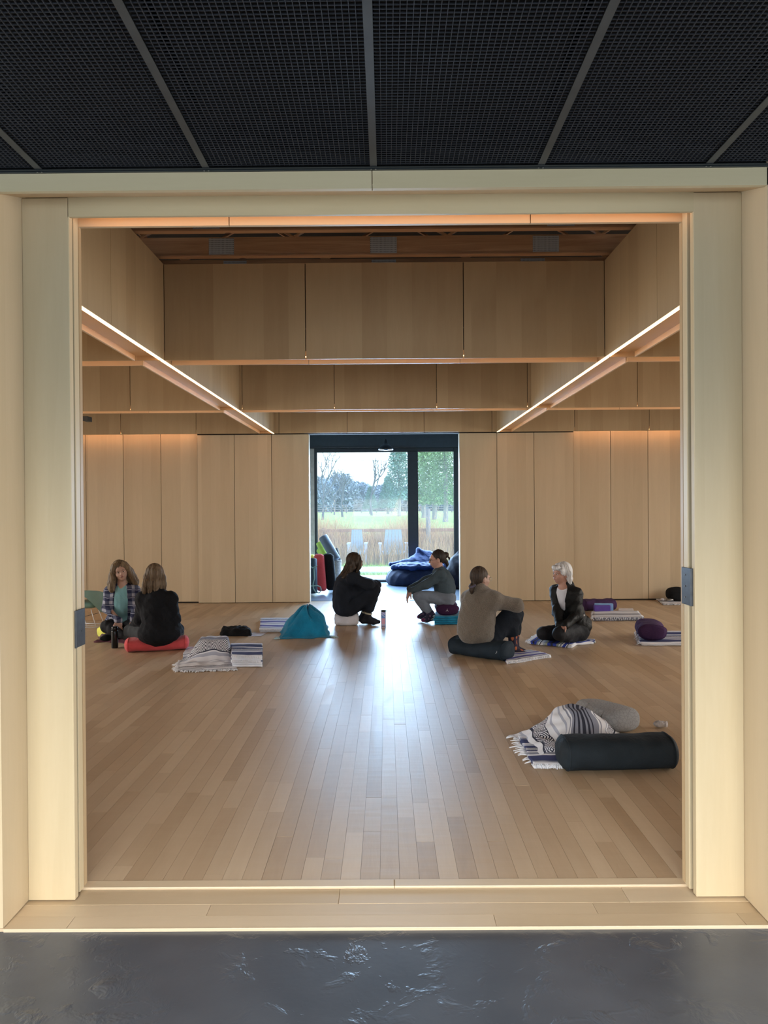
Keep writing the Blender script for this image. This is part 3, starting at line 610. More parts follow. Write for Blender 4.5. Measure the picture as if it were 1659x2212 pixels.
M['ser_fore'] = serape('blanket_fore', [(0,WH),(.05,LG),(.07,WH),(.12,BK),(.13,WH),(.27,WH),(.30,LG),(.32,WH),(.38,LG),(.40,WH),(.44,GR),(.455,WH),(.47,GR),(.50,BK),(.515,GR),(.54,BK),(.56,GR),(.58,BK),(.61,GR),(.63,BK),(.65,GR),(.67,BK),(.68,GR),(.74,WH),(.76,GR),(.775,WH),(.83,LG),(.84,WH),(.93,BK),(.95,WH)], [(.13,.26),(.86,.93)], nu=5)
M['ser_navy'] = serape('blanket_navy', [(0,WH),(.08,GR),(.12,NV),(.30,WH),(.34,GR),(.40,WH),(.43,NV),(.60,LG),(.66,WH),(.70,NV),(.86,GR),(.92,WH)], [(.46,.54)], nu=12)
M['ser_blue'] = serape('blanket_blue', [(0,WH),(.08,BL),(.13,BK),(.17,BL),(.22,(0.35,0.42,0.40)),(.26,WH),(.29,BK),(.31,WH),(.36,LG),(.40,(0.40,0.45,0.38)),(.46,BL),(.53,BK),(.58,BL),(.66,(0.33,0.37,0.33)),(.71,WH),(.74,BK),(.76,WH),(.80,BL),(.86,WH),(.89,BK),(.91,WH)], [], nu=12)
M['ser_lav'] = serape('blanket_lavender', [(0,WH),(.10,NV),(.14,WH),(.20,(0.12,0.12,0.38)),(.36,WH),(.42,LG),(.5,WH),(.56,(0.12,0.12,0.38)),(.72,WH),(.78,NV),(.82,WH)], [(.84,.95)], nu=14)
M['teal'] = cloth('teal_cotton', (0.005,0.20,0.37), 0.25, crease=14, bump=0.6); M['teal_edge'] = plain('teal_tassel', (0.45,0.62,0.68), 0.9)
M['maroon'] = serape('blanket_maroon', [(0,(0.10,0.02,0.03)),(.2,(0.03,0.01,0.015)),(.35,(0.14,0.05,0.05)),(.5,(0.05,0.01,0.02)),(.65,(0.18,0.10,0.09)),(.75,(0.06,0.01,0.02))], [(.3,.42)], (0.03,0.01,0.02), (0.22,0.12,0.11), nu=6)
def vnoise(x, y, s, seed):
    return (math.sin(x*s+seed*1.7+1.3*math.sin(y*s*0.7+seed))+math.sin(y*s*1.3+seed*2.3+1.1*math.sin(x*s*0.9-seed)))*0.5
def drape(P, nu, nv, hf, thick=0.006, edge=0.012, seed=1, floor=0.002, fall=0.0):
    """sheet over ground corners P (4), height function hf(x,y,s,t); returns closed thick mesh with uv"""
    P = [Vector(p) for p in P]; top = []; UV = []
    for j in range(nv+1):
        for i in range(nu+1):
            s, t = i/nu, j/nv
            p = P[0]*(1-s)*(1-t)+P[1]*s*(1-t)+P[2]*s*t+P[3]*(1-s)*t
            e = edge*vnoise(s*3, t*3, 4.0, seed)
            p = p+Vector((e, edge*vnoise(t*3, s*3, 4.3, seed+2), 0)); ew = min(1.0, min(s, 1-s, t, 1-t)/fall) if fall else 1.0
            top.append(Vector((p.x, p.y, floor+thick+max(0, hf(p.x, p.y, s, t))*(ew*ew*(3-2*ew))))); UV.append((s, t))
    V = list(top)+[v-Vector((0,0,thick)) for v in top]; UV = UV+UV; Fc = []; W1 = nu+1; o = len(top)
    for j in range(nv):
        for i in range(nu):
            a = j*W1+i; Fc.append((a, a+1, a+W1+1, a+W1)); Fc.append((o+a, o+a+W1, o+a+W1+1, o+a+1))
    for i in range(nu): Fc += [(i, o+i, o+i+1, i+1), (nv*W1+i, nv*W1+i+1, o+nv*W1+i+1, o+nv*W1+i)]
    for j in range(nv): Fc += [(j*W1, (j+1)*W1, o+(j+1)*W1, o+j*W1), (j*W1+nu, o+j*W1+nu, o+(j+1)*W1+nu, (j+1)*W1+nu)]
    return V, Fc, UV, top, W1
def tassels(pts, outd, mat, parent, n_per=1, L=0.035, r=0.0028, name='fringe'):
    m = MB()
    for i in range(len(pts)-1):
        for q in range(n_per):
            p = Vector(pts[i]).lerp(Vector(pts[i+1]), (q+rng.random()*0.6)/n_per); o_ = Vector(outd)+Vector((rng.normal()*0.35, rng.normal()*0.35, 0))
            e = p+o_*L*(0.6+0.7*rng.random()); e.z = max(0.004, p.z-0.02); mid = (p+e)/2+Vector((rng.normal()*0.006, rng.normal()*0.006, 0.004))
            m.tube([p, mid, e], [r, r*1.4, r*0.7], 5)
    return tag(m.build(name, mat, parent, True), kind='stuff')
def folded(label, P, layers, th, mat, group=None, name='folded_blanket', fringe=(), seed=1, wav=0.004, cat='blanket', fm=None, foldside=None, z0=0.0, swap=False):
    """stack of folded layers; P ground corners (near-left, near-right, far-right, far-left)"""
    P = [Vector(p) for p in P]; c = sum(P, Vector())/4; t = thing(name, (c.x, c.y, z0), label, cat, group)
    V = []; Fc = []; UV = []; tops = []
    for l in range(layers):
        sh = 1-0.03*rng.random(); off = Vector((rng.normal()*0.006, rng.normal()*0.006, 0)); b = len(V)
        Q = [c+(p-c)*sh+off for p in P]
        v, f, uv, top, W1 = drape(Q, 22, 16, lambda x, y, s, tt: z0+l*th+wav*(1+vnoise(x, y, 14, seed+l*0.3))*(0.6+0.4*l/layers), th*0.86, 0.006, seed+l)
        V += v; Fc += [tuple(b+i for i in ff) for ff in f]; UV += [(q_, p_) for p_, q_ in uv] if swap else uv; tops.append((top, W1))
    mk('cloth', V, Fc, mat, t, True, uv=UV)
    for side in fringe:
        for top, W1 in (tops[-1], tops[len(tops)//2]):
            if side == 'near': pts = top[:W1]; od = ((P[0]-P[3])).normalized()
            if side == 'left': pts = top[::W1]; od = ((P[0]-P[1])).normalized()
            if side == 'right': pts = top[W1-1::W1]; od = ((P[1]-P[0])).normalized()
            if side == 'far': pts = top[-W1:]; od = ((P[3]-P[0])).normalized()
            tassels(pts, od, fm or M['white_thread'], t, 1, 0.022, 0.003)
    return t
def Gp(*pts): return [gd(x, y) for x, y in pts]
# near right group -------------------------------------------------
a = gd(1213, 1671); b = gd(1474, 1671); ax = (b-a).normalized(); off = Vector((0, 0.075, 0))
bolster('large charcoal bolster lying in the right foreground beside the doorway', a+off-ax*0.0, b+off+Vector((0.0,0.05,0)), 0.25, 0.190, M['charc'], name='bolster', n=2.5, er=0.5, wob=0.004)
n = N('grey_quilted'); c = n.coord(); vo = n.n('ShaderNodeTexVoronoi', feature='DISTANCE_TO_EDGE'); n.L(n.mapping(c, (1,1,1)), vo.inputs[0]); vo.inputs['Scale'].default_value = 42
n.bump(n.math('MINIMUM', vo.outputs['Distance'], 0.12), 0.7, 0.02); M['quilt'] = n.out(n.ramp(vo.outputs['Distance'], [(0.0, (0.27,0.275,0.29)), (0.12, (0.33,0.335,0.35))]), 0.95)
p0 = gd(1262, 1555); p1 = gd(1345, 1582)
V = []; Fc = []; RI = 44                                  # boomerang-shaped cushion
c0 = gd(1258, 1560)+Vector((0, 0.10, 0)); path = [gd(1262, 1575)+Vector((0,.14,0)), gd(1300, 1575)+Vector((0,.17,0)), gd(1345, 1587)+Vector((0,.15,0)), gd(1374, 1594)+Vector((0,.10,0))]
def cush(path, w, h, label, name, mat, cat='cushion', group=None):
    V = []; Fc = []; nseg = 36; ring = 36; pts = []
    P = [Vector(p) for p in path]; n_ = len(P)-1
    for i in range(nseg+1):
        t = i/nseg*n_; k = min(int(t), n_-1); f = t-k; f = f*f*(3-2*f)*0.4+f*0.6; pts.append(P[k].lerp(P[k+1], f))
    for i, p in enumerate(pts):
        d = (pts[min(i+1, nseg)]-pts[max(i-1, 0)]); d.z = 0; d.normalize(); s = Vector((d.y, -d.x, 0)); t = i/nseg
        e = min(t, 1-t); k = math.sqrt(max(0, 1-(1-min(1, e/0.22))**2))*0.999+0.001
        for q in range(ring):
            a = 2*math.pi*q/ring; ca, sa = math.cos(a), math.sin(a)
            x = math.copysign(abs(ca)**0.8, ca)*w/2*k; z = h/2*(0.35+0.65*k)+math.copysign(abs(sa)**0.8, sa)*h/2*(k*0.65+0.35*k)
            V.append(p+s*x+Vector((0,0,max(0.001, z))))
    for i in range(nseg):
        for q in range(ring): Fc.append((i*ring+q, (i+1)*ring+q, (i+1)*ring+(q+1)%ring, i*ring+(q+1)%ring))
    Fc.append(tuple(range(ring))); Fc.append(tuple(nseg*ring+q for q in range(ring))[::-1])
    o = mk(name, V, Fc, mat, None, True); return tag(o, label, cat, group)
cush(path, 0.30, 0.155, 'grey quilted crescent cushion behind the draped monochrome blanket', 'crescent_cushion', M['quilt'])
# blanket thrown over something, foreground right
t = thing('fringed_blanket', gd(1200, 1620), 'black and white patterned blanket heaped left of the foreground bolster', 'blanket')
hump = gd(1245, 1600)+Vector((0, 0.12, 0))
def hf(x, y, s, tt):
    d = ((x-hump.x)/0.20)**2+((y-hump.y)/0.17)**2; h = 0.145*math.exp(-d**1.3*0.8)
    return h+0.012*(1+vnoise(x, y, 22, 3))*0.9+0.006*(1+vnoise(x, y, 55, 5))
P = Gp((1105, 1600), (1215, 1662), (1345, 1598), (1195, 1556))
P = [gd(1160, 1650), gd(1345, 1612), gd(1322, 1556), gd(1112, 1590)]
def drape_uv(P, hf, mat, parent, nu=90, nv=70, rot=False, thick=0.006, seed=1, edge=0.02, name='cloth', fall=0.16):
    v, f, uv, top, W1 = drape(P, nu, nv, hf, thick, edge, seed, fall=fall)
    if rot: uv = [(b_, a_) for a_, b_ in uv]
    mk(name, v, f, mat, parent, True, uv=uv); return top, W1
under = folded('folded navy and white blanket layer under the heaped foreground blanket', [gd(1152, 1664), gd(1260, 1664), gd(1270, 1600), gd(1118, 1598)], 2, 0.012, M['ser_navy'], fringe=('near',), seed=4)
def hf2(x, y, s, tt): return 0.026+hf(x, y, s, tt)
top, W1 = drape_uv(P, hf2, M['ser_fore'], t, rot=True, seed=6)
tassels(top[::W1][::2], (-1, -0.3, 0), M['white_thread'], t, 1, 0.05, 0.0035)
tassels(top[:W1//2][::3], (-0.3, -1, 0), M['white_thread'], t, 1, 0.04, 0.0035)
# crumpled little cloth
sk = gd(1430, 1573); V = []; m = MB()
for k, (dx, dy, r) in enumerate([(-0.02, 0, 0.024), (0.012, 0.004, 0.021), (0.03, -0.004, 0.024)]): pass
t = thing('rolled_sock', sk, 'small white rolled-up sock on the floor right of the grey cushion', 'sock')
V, Fc, _ = bolster_mesh(sk+Vector((-0.045, 0.02, 0)), sk+Vector((0.03, 0.01, 0)), 0.052, 0.048, wob=0.004, n=2.2, er=0.5); mk('roll', V, Fc, M['oat'], t, True)
V, Fc, _ = bolster_mesh(sk+Vector((0.022, -0.015, 0)), sk+Vector((0.042, 0.03, 0)), 0.03, 0.050, wob=0.006, n=2.0, er=0.8); mk('cuff', V, Fc, M['oat'], t, True)
# left fringed blanket heap ---------------------------------------
t = thing('fringed_blanket', gd(440, 1440), 'white and navy diamond-patterned blanket draped over a cushion, left floor', 'blanket')
hb = gd(446, 1430)+Vector((0, 0.20, 0))
def hf(x, y, s, tt):
    dx = abs(x-hb.x-0.02)/0.20; dy = (y-hb.y); d = max(dx, 0)**3.2+(abs(dy-0.03)/0.19)**3
    return min(0.185, 0.25*math.exp(-d*0.95))+0.005*(1+vnoise(x, y, 24, 2))+0.006*(1+vnoise(x, y, 50, 8))*0.6
top, W1 = drape_uv([gd(382, 1452), gd(512, 1448), gd(508, 1396), gd(402, 1400)], hf, M['ser_mono'], t, seed=3, edge=0.012)
tassels(top[:W1], (0, -1, 0), M['white_thread'], t, 1, 0.035, 0.0042); tassels(top[::W1][:30], (-1, -0.4, 0), M['white_thread'], t, 1, 0.035, 0.0038)
folded('folded grey and navy blanket stack with white tassels, right of the diamond blanket', [gd(500, 1443), gd(566, 1443), gd(566, 1413), gd(497, 1413)], 5, 0.022, M['ser_navy'], fringe=('near',), seed=9, wav=0.005)
# black garment and paper ------------------------------------------
c = gd(508, 1376)+Vector((0, 0.09, 0))
def hf(x, y, s, tt):
    e = min(1, min(s, 1-s)/0.10)*min(1, min(tt, 1-tt)/0.16); return (0.062+0.024*vnoise(x, y, 26, 4)+0.01*vnoise(x, y, 60, 1))*e**0.5
v, f, uv, top, W1 = drape([gd(474, 1375), gd(543, 1375), gd(540, 1362), gd(478, 1362)], 50, 26, hf, 0.003, 0.01, 5)
tag(mk('folded_jacket', v, f, M['black_cloth'], None, True), 'crumpled black garment lying on the floor left of centre', 'clothing')
P = Gp((535, 1376), (563, 1375), (577, 1367), (546, 1367)); V = [p+Vector((0,0,0.003)) for p in P]+[p+Vector((0,0,0.0042)) for p in P]
M['paper'] = plain('white_paper', (0.72,0.72,0.78), 0.7)
tag(mk('paper_sheet', V, [(3,2,1,0),(4,5,6,7),(0,1,5,4),(1,2,6,5),(2,3,7,6),(3,0,4,7)], M['paper']), 'white sheet of paper half under the black garment', 'paper')
folded('folded lavender and white striped blanket behind the black garment', [gd(559, 1367), gd(640, 1367), gd(637, 1341), gd(561, 1341)], 3, 0.012, M['ser_lav'], fringe=('near',), seed=2)
# teal blanket heap
t = thing('heaped_blanket', gd(658, 1378), 'teal cotton blanket heaped in a mound beside the striped blanket', 'blanket')
hc = gd(660, 1377)+Vector((0, 0.22, 0))
def hf(x, y, s, tt):
    d = ((x-hc.x)/0.27)**2+((y-hc.y)/0.24)**2; h = 0.345*math.exp(-d**1.15*0.95)
    a = math.atan2(y-hc.y, x-hc.x); f = abs(math.sin(a*3.5+2.2*math.sqrt(d)+vnoise(x, y, 9, 3)*1.5))
    return h*(0.70+0.30*f**0.5)+0.035*(1-f)*min(1, d*1.8)*math.exp(-d*0.5)+0.014*(1+vnoise(x, y, 26, 2))
top, W1 = drape_uv([gd(603, 1382), gd(716, 1378), gd(706, 1348), gd(612, 1350)], hf, M['teal'], t, nu=120, nv=90, seed=7, edge=0.03, fall=0.13)
tassels(top[::W1][:12], (-1, -0.5, 0), M['teal_edge'], t, 1, 0.05, 0.0045); tassels(top[W1-1::W1][:10], (1, -0.3, 0), M['teal_edge'], t, 1, 0.05, 0.0045)
# P2's red bolster, yellow bolster, seats
a = gd(262, 1412); b = gd(400, 1406)
bolster('red bolster under the woman in the black sweater, left side', a+Vector((0,0.10,0)), b+Vector((0,0.13,0)), 0.26, 0.150, M['red'], sag=0.16, sagc=0.55, sagw=0.34, n=2.4, er=0.5)
a = gd(201, 1381); bolster('lime yellow bolster under the woman in the plaid shirt', a+Vector((0.075,0.02,0)), a+Vector((0.50,0.52,0)), 0.23, 0.145, M['yel'], sag=0.2, n=2.6, er=0.3)
t = thing('spread_blanket', gd(240, 1385), 'dark maroon patterned blanket bunched beneath the plaid-shirted woman', 'blanket')
drape_uv([gd(206, 1388), gd(285, 1391), gd(290, 1368), gd(222, 1368)], lambda x, y, s, tt: 0.03*(1+vnoise(x, y, 22, 3))+0.012*(1+vnoise(x, y, 50, 3)), M['maroon'], t, 60, 40, seed=2, edge=0.03)
a = gd(722, 1353); b = gd(774, 1353)
bolster('pale oatmeal cushion under the woman in the black hoodie', a+Vector((0,0.10,0)), b+Vector((0.0,0.12,0)), 0.24, 0.165, M['oat'], name='floor_cushion', cat='cushion', n=3.2, er=0.35, sag=0.08)
folded('folded teal blanket beneath the plum bolster, centre right', [gd(938, 1351), gd(992, 1350), gd(992, 1338), gd(944, 1338)], 4, 0.028, M['teal'], seed=6, wav=0.006, fringe=('left',), fm=M['teal_edge'])
zz = 0.118; a = pj(966, 1330, 9.86); a.z = zz
pb = bolster('plum bolster stacked on the teal blanket, under the woman in grey leggings', Vector((a.x, 9.80, zz)), Vector((a.x+0.02, 10.42, zz)), 0.30, 0.145, M['plum'], n=2.3, er=0.25)
def spark(p, s, par, mat, ax='x'):
    m = MB()
    for an in (90, 215, 325):
        r = math.radians(an); m.tube([p, p+Vector((math.cos(r)*s, 0, math.sin(r)*s))], [s*0.14, s*0.05], 5)
    m.build('stitched_logo', mat, t_cover.get(par, par))
spark(Vector((a.x-0.005, 9.789, zz+0.07)), 0.022, pb, M['white_thread'])
a = gd(982, 1416)+Vector((0, 0.14, 0)); b = gd(1107, 1434)+Vector((0, 0.12, 0))
nb = bolster('navy bolster under the person in the taupe sweater', a, b, 0.28, 0.195, M['navy'], sag=0.22, sagc=0.45, sagw=0.28, n=2.4, er=0.5)
d = (b-a).normalized(); q = a+(b-a)*0.90+Vector((d.y*0.142, -d.x*0.142, 0.10)); spark(q, 0.016, nb, M['white_thread'])
folded('navy and white striped blanket with zigzag edge by the patterned sock', [gd(1096, 1437), gd(1192, 1421), gd(1150, 1410), gd(1085, 1414)], 2, 0.014, M['ser_lav'], seed=3, fringe=('near',))
folded('royal blue and white striped blanket under the kneeling white-haired woman', [gd(1138, 1391), gd(1236, 1401), gd(1262, 1382), gd(1160, 1376)], 2, 0.014, M['ser_blue'], seed=5, fringe=('left',), swap=True)
t = thing('blanket_fold', gd(1255, 1392), 'loose pale blue fold of striped blanket sticking out right of the kneeling woman', 'blanket')
drape_uv([gd(1222, 1398), gd(1284, 1391), gd(1284, 1384), gd(1232, 1388)], lambda x, y, s, tt: 0.02+0.012*vnoise(x, y, 14, 3), M['ser_blue'], t, 40, 14, seed=4, thick=0.02)
# right side group
a = gd(1262, 1321); b = gd(1332, 1319)
bolster('long plum bolster lying against the far wall at right', a+Vector((0,0.12,0)), b+Vector((0,0.12,0)), 0.25, 0.165, M['purp'], n=2.8, er=0.3)
folded('black and white striped blanket under the purple yoga blocks', [gd(1280, 1342), gd(1392, 1341), gd(1378, 1326), gd(1280, 1326)], 3, 0.014, M['ser_mono'], seed=8, fringe=('left', 'near'))
M['purpb'] = plain('purple_foam', (0.11,0.06,0.36), 0.8); M['blueb'] = plain('sky_blue_foam', (0.26,0.48,0.85), 0.8)
p = gd(1285, 1333); s = F/ p.y
def ybx(px0, px1, py0, py1, y, dy, mat, lab, rot=0.0):
    A_ = pj(px0, py1, y); B_ = pj(px1, py0, y); o = bx('yoga_block', A_.x, B_.x, y, y+dy, A_.z, B_.z, mat); bevel(o, 0.006, 3); o.rotation_euler.z = rot; return tag(o, lab, 'yoga block')
ybx(1285, 1319, 1308, 1330, 10.62, 0.075, M['purpb'], 'purple foam yoga block standing on the striped blanket')
ybx(1287, 1325, 1304, 1330, 10.73, 0.075, M['blueb'], 'light blue foam yoga block standing behind the purple one', -0.12)
P = Gp((1335, 1322.5), (1370, 1322.5), (1367, 1315.5), (1337, 1315.5)); V = [p+Vector((0,0,0.001)) for p in P]+[p+Vector((0,0,0.012)) for p in P]
tag(mk('notepad', V, [(3,2,1,0),(4,5,6,7),(0,1,5,4),(1,2,6,5),(2,3,7,6),(3,0,4,7)], M['paper']), 'white notepad on the floor behind the striped blanket at right', 'notepad')
folded('striped blanket with scalloped white edge under the near plum bolster', [gd(1384, 1396), gd(1500, 1396), gd(1492, 1368), gd(1374, 1368)], 2, 0.014, M['ser_navy'], seed=12, fringe=('left',))
a = gd(1411, 1387, 0.02); b = gd(1388, 1365, 0.02)
bb = bolster('short plum bolster pointing at the camera on a blanket at far right', Vector((a.x, a.y+0.02, 0.032)), Vector((b.x+0.01, a.y+0.52, 0.032)), 0.31, 0.18, M['purp'], n=2.4, er=0.25)
m = MB().tube([(a.x+0.0, a.y+0.012, 0.045), (a.x+0.003, a.y+0.008, 0.20)], 0.0025, 5); m.build('end_seam', M['purp'], bb)
folded('striped blanket laid at the foot of the right end of the far wall', [gd(1432, 1307), gd(1480, 1307), gd(1478, 1294), gd(1414, 1293)], 1, 0.016, M['ser_mono'], seed=13, fringe=('near',))
bq = gd(1466, 1302); t = thing('backpack', (bq.x, 12.0, 0.02), 'black backpack slumped on the blanket in the far right corner', 'bag')
V = []; Fc = []
V, Fc = blob((bq.x+0.03, 12.0, 0.125), (0.17, 0.11, 0.11)); mk('bag_body', V, Fc, M['black_cloth'], t, True)
V, Fc = blob((bq.x+0.02, 11.92, 0.085), (0.12, 0.05, 0.07)); mk('front_pocket', V, Fc, M['black_cloth'], t, True)
V, Fc = blob((gd(1432,1297).x, 11.85, 0.045), (0.06, 0.03, 0.022)); tag(mk('eyeglass_case', V, Fc, M['screw'], None, True), 'small silver case on the blanket before the backpack', 'case')
V, Fc = blob((gd(1421,1297).x, 11.95, 0.04), (0.03, 0.03, 0.02)); tag(mk('hair_tie', V, Fc, M['oat'], None, True), 'tiny pale bundle at the left end of the far corner blanket', 'bundle')
# bottles
p = gd(244, 1402)+Vector((0, 0.04, 0)); t = thing('water_bottle', p, 'black insulated water bottle between the two women at left', 'bottle')
M['bot'] = plain('black_bottle', (0.010,0.012,0.014), 0.22, 0.3)
MB().lathe(p, [(0.034,0.001),(0.037,0.006),(0.037,0.185),(0.034,0.20)], 28).build('bottle_body', M['bot'], t, True)
MB().lathe(p, [(0.033,0.2005),(0.035,0.204),(0.035,0.235),(0.030,0.242),(0.012,0.244)], 28).build('lid', M['bot'], t, True)
MB().lathe(p, [(0.020,0.2445),(0.020,0.2465)], 20).build('lid_button', M['screw'], t)
n = N('carton_print'); c = n.coord('Object'); S = n.sep(c); x = S[0]; z = S[2]
dg = n.math('ADD', z, n.math('MULTIPLY', x, 0.75)); col = n.ramp(z, [(0, (0.55,0.48,0.62)), (0.012, (0.12,0.10,0.20)), (0.024, (0.50,0.50,0.68)), (0.05, (0.72,0.36,0.50)), (0.125, (0.10,0.28,0.70)), (0.165, (0.35,0.38,0.75)), (0.20, (0.02,0.03,0.12))], 'CONSTANT')
inr = n.math('MULTIPLY', n.math('GREATER_THAN', dg, 0.152), n.math('LESS_THAN', dg, 0.162)); inr2 = n.math('MULTIPLY', n.math('GREATER_THAN', dg, 0.185), n.math('LESS_THAN', dg, 0.195))
col = n.mix(n.math('MAXIMUM', inr, inr2), col, (0.62,0.68,0.95)); ln = n.math('GREATER_THAN', n.math('ABSOLUTE', x), 0.023)
M['carton'] = n.out(n.mix(ln, col, (0.30,0.30,0.42)), 0.4)
p = gd(828.5, 1357)+Vector((0, 0.04, 0)); t = thing('drink_bottle', p, 'tall squarish drink bottle with blue and pink print, centre of the floor', 'bottle')
bevel(MB().box(p.x-0.032, p.x+0.032, p.y-0.032, p.y+0.032, 0, 0.205).build('bottle_body', M['carton'], t), 0.008, 3)
MB().lathe(p, [(0.031,0.2055),(0.033,0.21),(0.030,0.228),(0.02,0.232)], 20).build('cap', M['bot'], t, True)
MB().tube([p+Vector((0.018,0,0.229)), p+Vector((0.038,0,0.222)), p+Vector((0.036,0,0.203))], 0.004, 6).build('loop_handle', M['bot'], t, True)
# mint shell chair on white wire base
M['mint'] = plain('mint_plastic', (0.20,0.33,0.30), 0.4, 0, 0.05); M['wire'] = plain('white_wire', (0.75,0.76,0.80), 0.35, 0.2)
cY = 9.75; t = thing('shell_chair', gd(190, 1352), 'mint plastic shell armchair on white wire runners behind the plaid-shirted woman', 'chair'); 
c0 = pj(187, 1310, cY); V = []; nu_, nv_ = 40, 14
ztop = pj(190, 1273, cY).z
for j in range(nv_+1):
    for i in range(nu_+1):
        s = i/nu_*2-1; q = j/nv_; ang = s*2.0; R = 0.185
        x = R*1.12*math.sin(ang); y = -R*math.cos(ang)*0.95+0.02
        zt_ = ztop-0.10*abs(s)**2.4; zl = ztop-0.075-0.23*min(1, abs(x)/0.20)**1.6 if abs(ang) < 1.57 else zt_-0.12
        V.append((c0.x+x*(1+0.10*q), cY+y*(1+0.10*q), zl+(zt_-zl)*q))
Fc = [(j*(nu_+1)+i, j*(nu_+1)+i+1, (j+1)*(nu_+1)+i+1, (j+1)*(nu_+1)+i) for j in range(nv_) for i in range(nu_)]
V2, F2 = blob((c0.x, cY+0.05, ztop-0.20), (0.17, 0.17, 0.055), 2.4, 28, 12, 0)
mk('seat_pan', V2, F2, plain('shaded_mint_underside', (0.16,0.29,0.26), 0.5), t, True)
o = mk('seat_shell', V, Fc, M['mint'], t, True); sm = o.modifiers.new('t', 'SOLIDIFY'); sm.thickness = 0.007
def wl_(pts, r=0.005): return MB().tube(pts, r, 8)
for sg, px0 in ((-1, 190), (1, 205)):
    pass
zt = c0.z-0.03; bz = 0.02
for k, (x0, y0, x1, y1) in enumerate([(-0.03,-0.12,0.06,-0.15), (0.09,-0.10,0.17,-0.14), (-0.10,-0.12,-0.15,-0.15), (-0.10,0.12,-0.15,0.16), (0.09,0.12,0.16,0.16)]):
    wl_([(c0.x+x0, cY+y0, zt-0.0), (c0.x+x1, cY+y1, bz)]).build('leg', M['wire'], t, True)
for y in (-0.15, 0.16): wl_([(c0.x-0.19, cY+y, bz+0.012), (c0.x+0.21, cY+y, bz)], 0.007).build('runner', M['wire'], t, True)
wl_([(c0.x-0.19, cY-0.15, bz+0.035), (c0.x+0.20, cY-0.15, bz+0.03)], 0.004).build('runner', M['wire'], t, True)
wl_([(c0.x-0.03, cY-0.1, zt-0.10), (c0.x+0.12, cY+0.08, zt-0.07)], 0.003).build('brace', M['metal'], t, True)
bxm = thing('cardboard_box', (c0.x+0.03, 10.6, 0), 'plain tan cardboard box behind the mint chair legs', 'box')
M['card'] = plain('cardboard', (0.42,0.27,0.15), 0.85); ca_ = bx('carton', c0.x-0.30, c0.x+0.28, 10.35, 10.8, 0.002, 0.22, M['card'], bxm); bx('flap', c0.x-0.30, c0.x+0.28, 10.345, 10.349, 0.12, 0.22, M['card'], ca_)
# vestibule: leaning bolsters, rolled mats, basket, bean bags
def leaner(label, px0, py0, px1, py1, Y, w, h, mat, dy=0.12, **k):
    a = pj(px0, py0, Y); b = pj(px1, py1, Y+dy); return bolster(label, a, b, w, h, mat, **k)
def upright(label, pxb, pyb, pxt, pyt, Y, w, dep, mat, name='bolster', cat='bolster', n=3.0, dy=0.10):
    a = pj(pxb, pyb, Y); b = pj(pxt, pyt, Y+dy); d = (b-a).normalized(); s = Vector((1,0,0)); u = s.cross(d).normalized()
    V = []; Fc = []; ring = 36; L = (b-a).length; ts = [0,0.004,0.015,0.04,0.07]+list(np.linspace(0.12, 0.88, 14))+[0.93,0.96,0.985,0.996,1]
    for t_ in ts:
        e = min(t_, 1-t_)*L; k = 1-0.45*(1-min(1, e/0.05))**2; c = a+(b-a)*t_
        for q in range(ring):
            an = 2*math.pi*q/ring; ca, sa = math.cos(an), math.sin(an)
            V.append(c+s*math.copysign(abs(ca)**(2/n), ca)*w/2*k+u*math.copysign(abs(sa)**(2/n), sa)*dep/2*k)
    m = len(ts)
    for i in range(m-1):
        for q in range(ring): Fc.append((i*ring+q, i*ring+(q+1)%ring, (i+1)*ring+(q+1)%ring, (i+1)*ring+q))
    Fc.append(tuple(range(ring))[::-1]); Fc.append(tuple((m-1)*ring+q for q in range(ring)))
    t_ = thing(name, a, label, cat); cv_ = mk('cover', V, Fc, mat, t_, True)
    for r in ([V[4*ring+q] for q in range(ring)], [V[(m-5)*ring+q] for q in range(ring)]): MB().tube(r+[r[0]], 0.004, 6, caps=False).build('seam_piping', mat, cv_, True)
    return t_
upright('red bolster standing upright beside the vestibule opening', 695, 1277, 689, 1197, 13.45, 0.185, 0.22, M['red'])
upright('black bolster standing upright right of the red one', 716, 1275, 709, 1196, 13.55, 0.195, 0.22, M['black_cloth'])
upright('yellow bolster standing upright behind the rolled navy mat', 673, 1273, 673, 1198, 14.0, 0.14, 0.2, M['yel'], dy=0.02)
def roll(label, p0, p1, r, mat, band=None, name='rolled_mat'):
    p0 = Vector(p0); p1 = Vector(p1); t = thing(name, p0, label, 'yoga mat'); MB().tube([p0, p0+(p1-p0)*0.02, p1-(p1-p0)*0.02, p1], [r*0.94, r, r, r*0.94], 28).build('mat', mat, t, True)
    d, s, u = frame_axes(p1-p0, Vector((0.1,-1,0.1))); sp = []
    for k in range(90): an = k*0.33; rr = 0.012+(r-0.014)*k/90; sp.append(p1+d*0.0015+s*math.cos(an)*rr+u*math.sin(an)*rr)
    MB().tube(sp, 0.0016, 4).build('spiral_end', M['dark'], t); return t
M['matteal'] = plain('navy_teal_mat', (0.012,0.040,0.065), 0.7); M['matgrey'] = plain('slate_grey_mat', (0.060,0.075,0.10), 0.6); M['matgreen'] = plain('lime_green_mat', (0.24,0.34,0.04), 0.7); M['strap'] = plain('mint_strap', (0.25,0.42,0.40), 0.8)
p = pj(672, 1281, 13.1); q = pj(671, 1208, 13.25); rm = roll('dark teal rolled mat with a mint carry strap at the vestibule edge', p, q, 0.112, M['matteal'])
st = []; c = pj(680, 1225, 12.97)
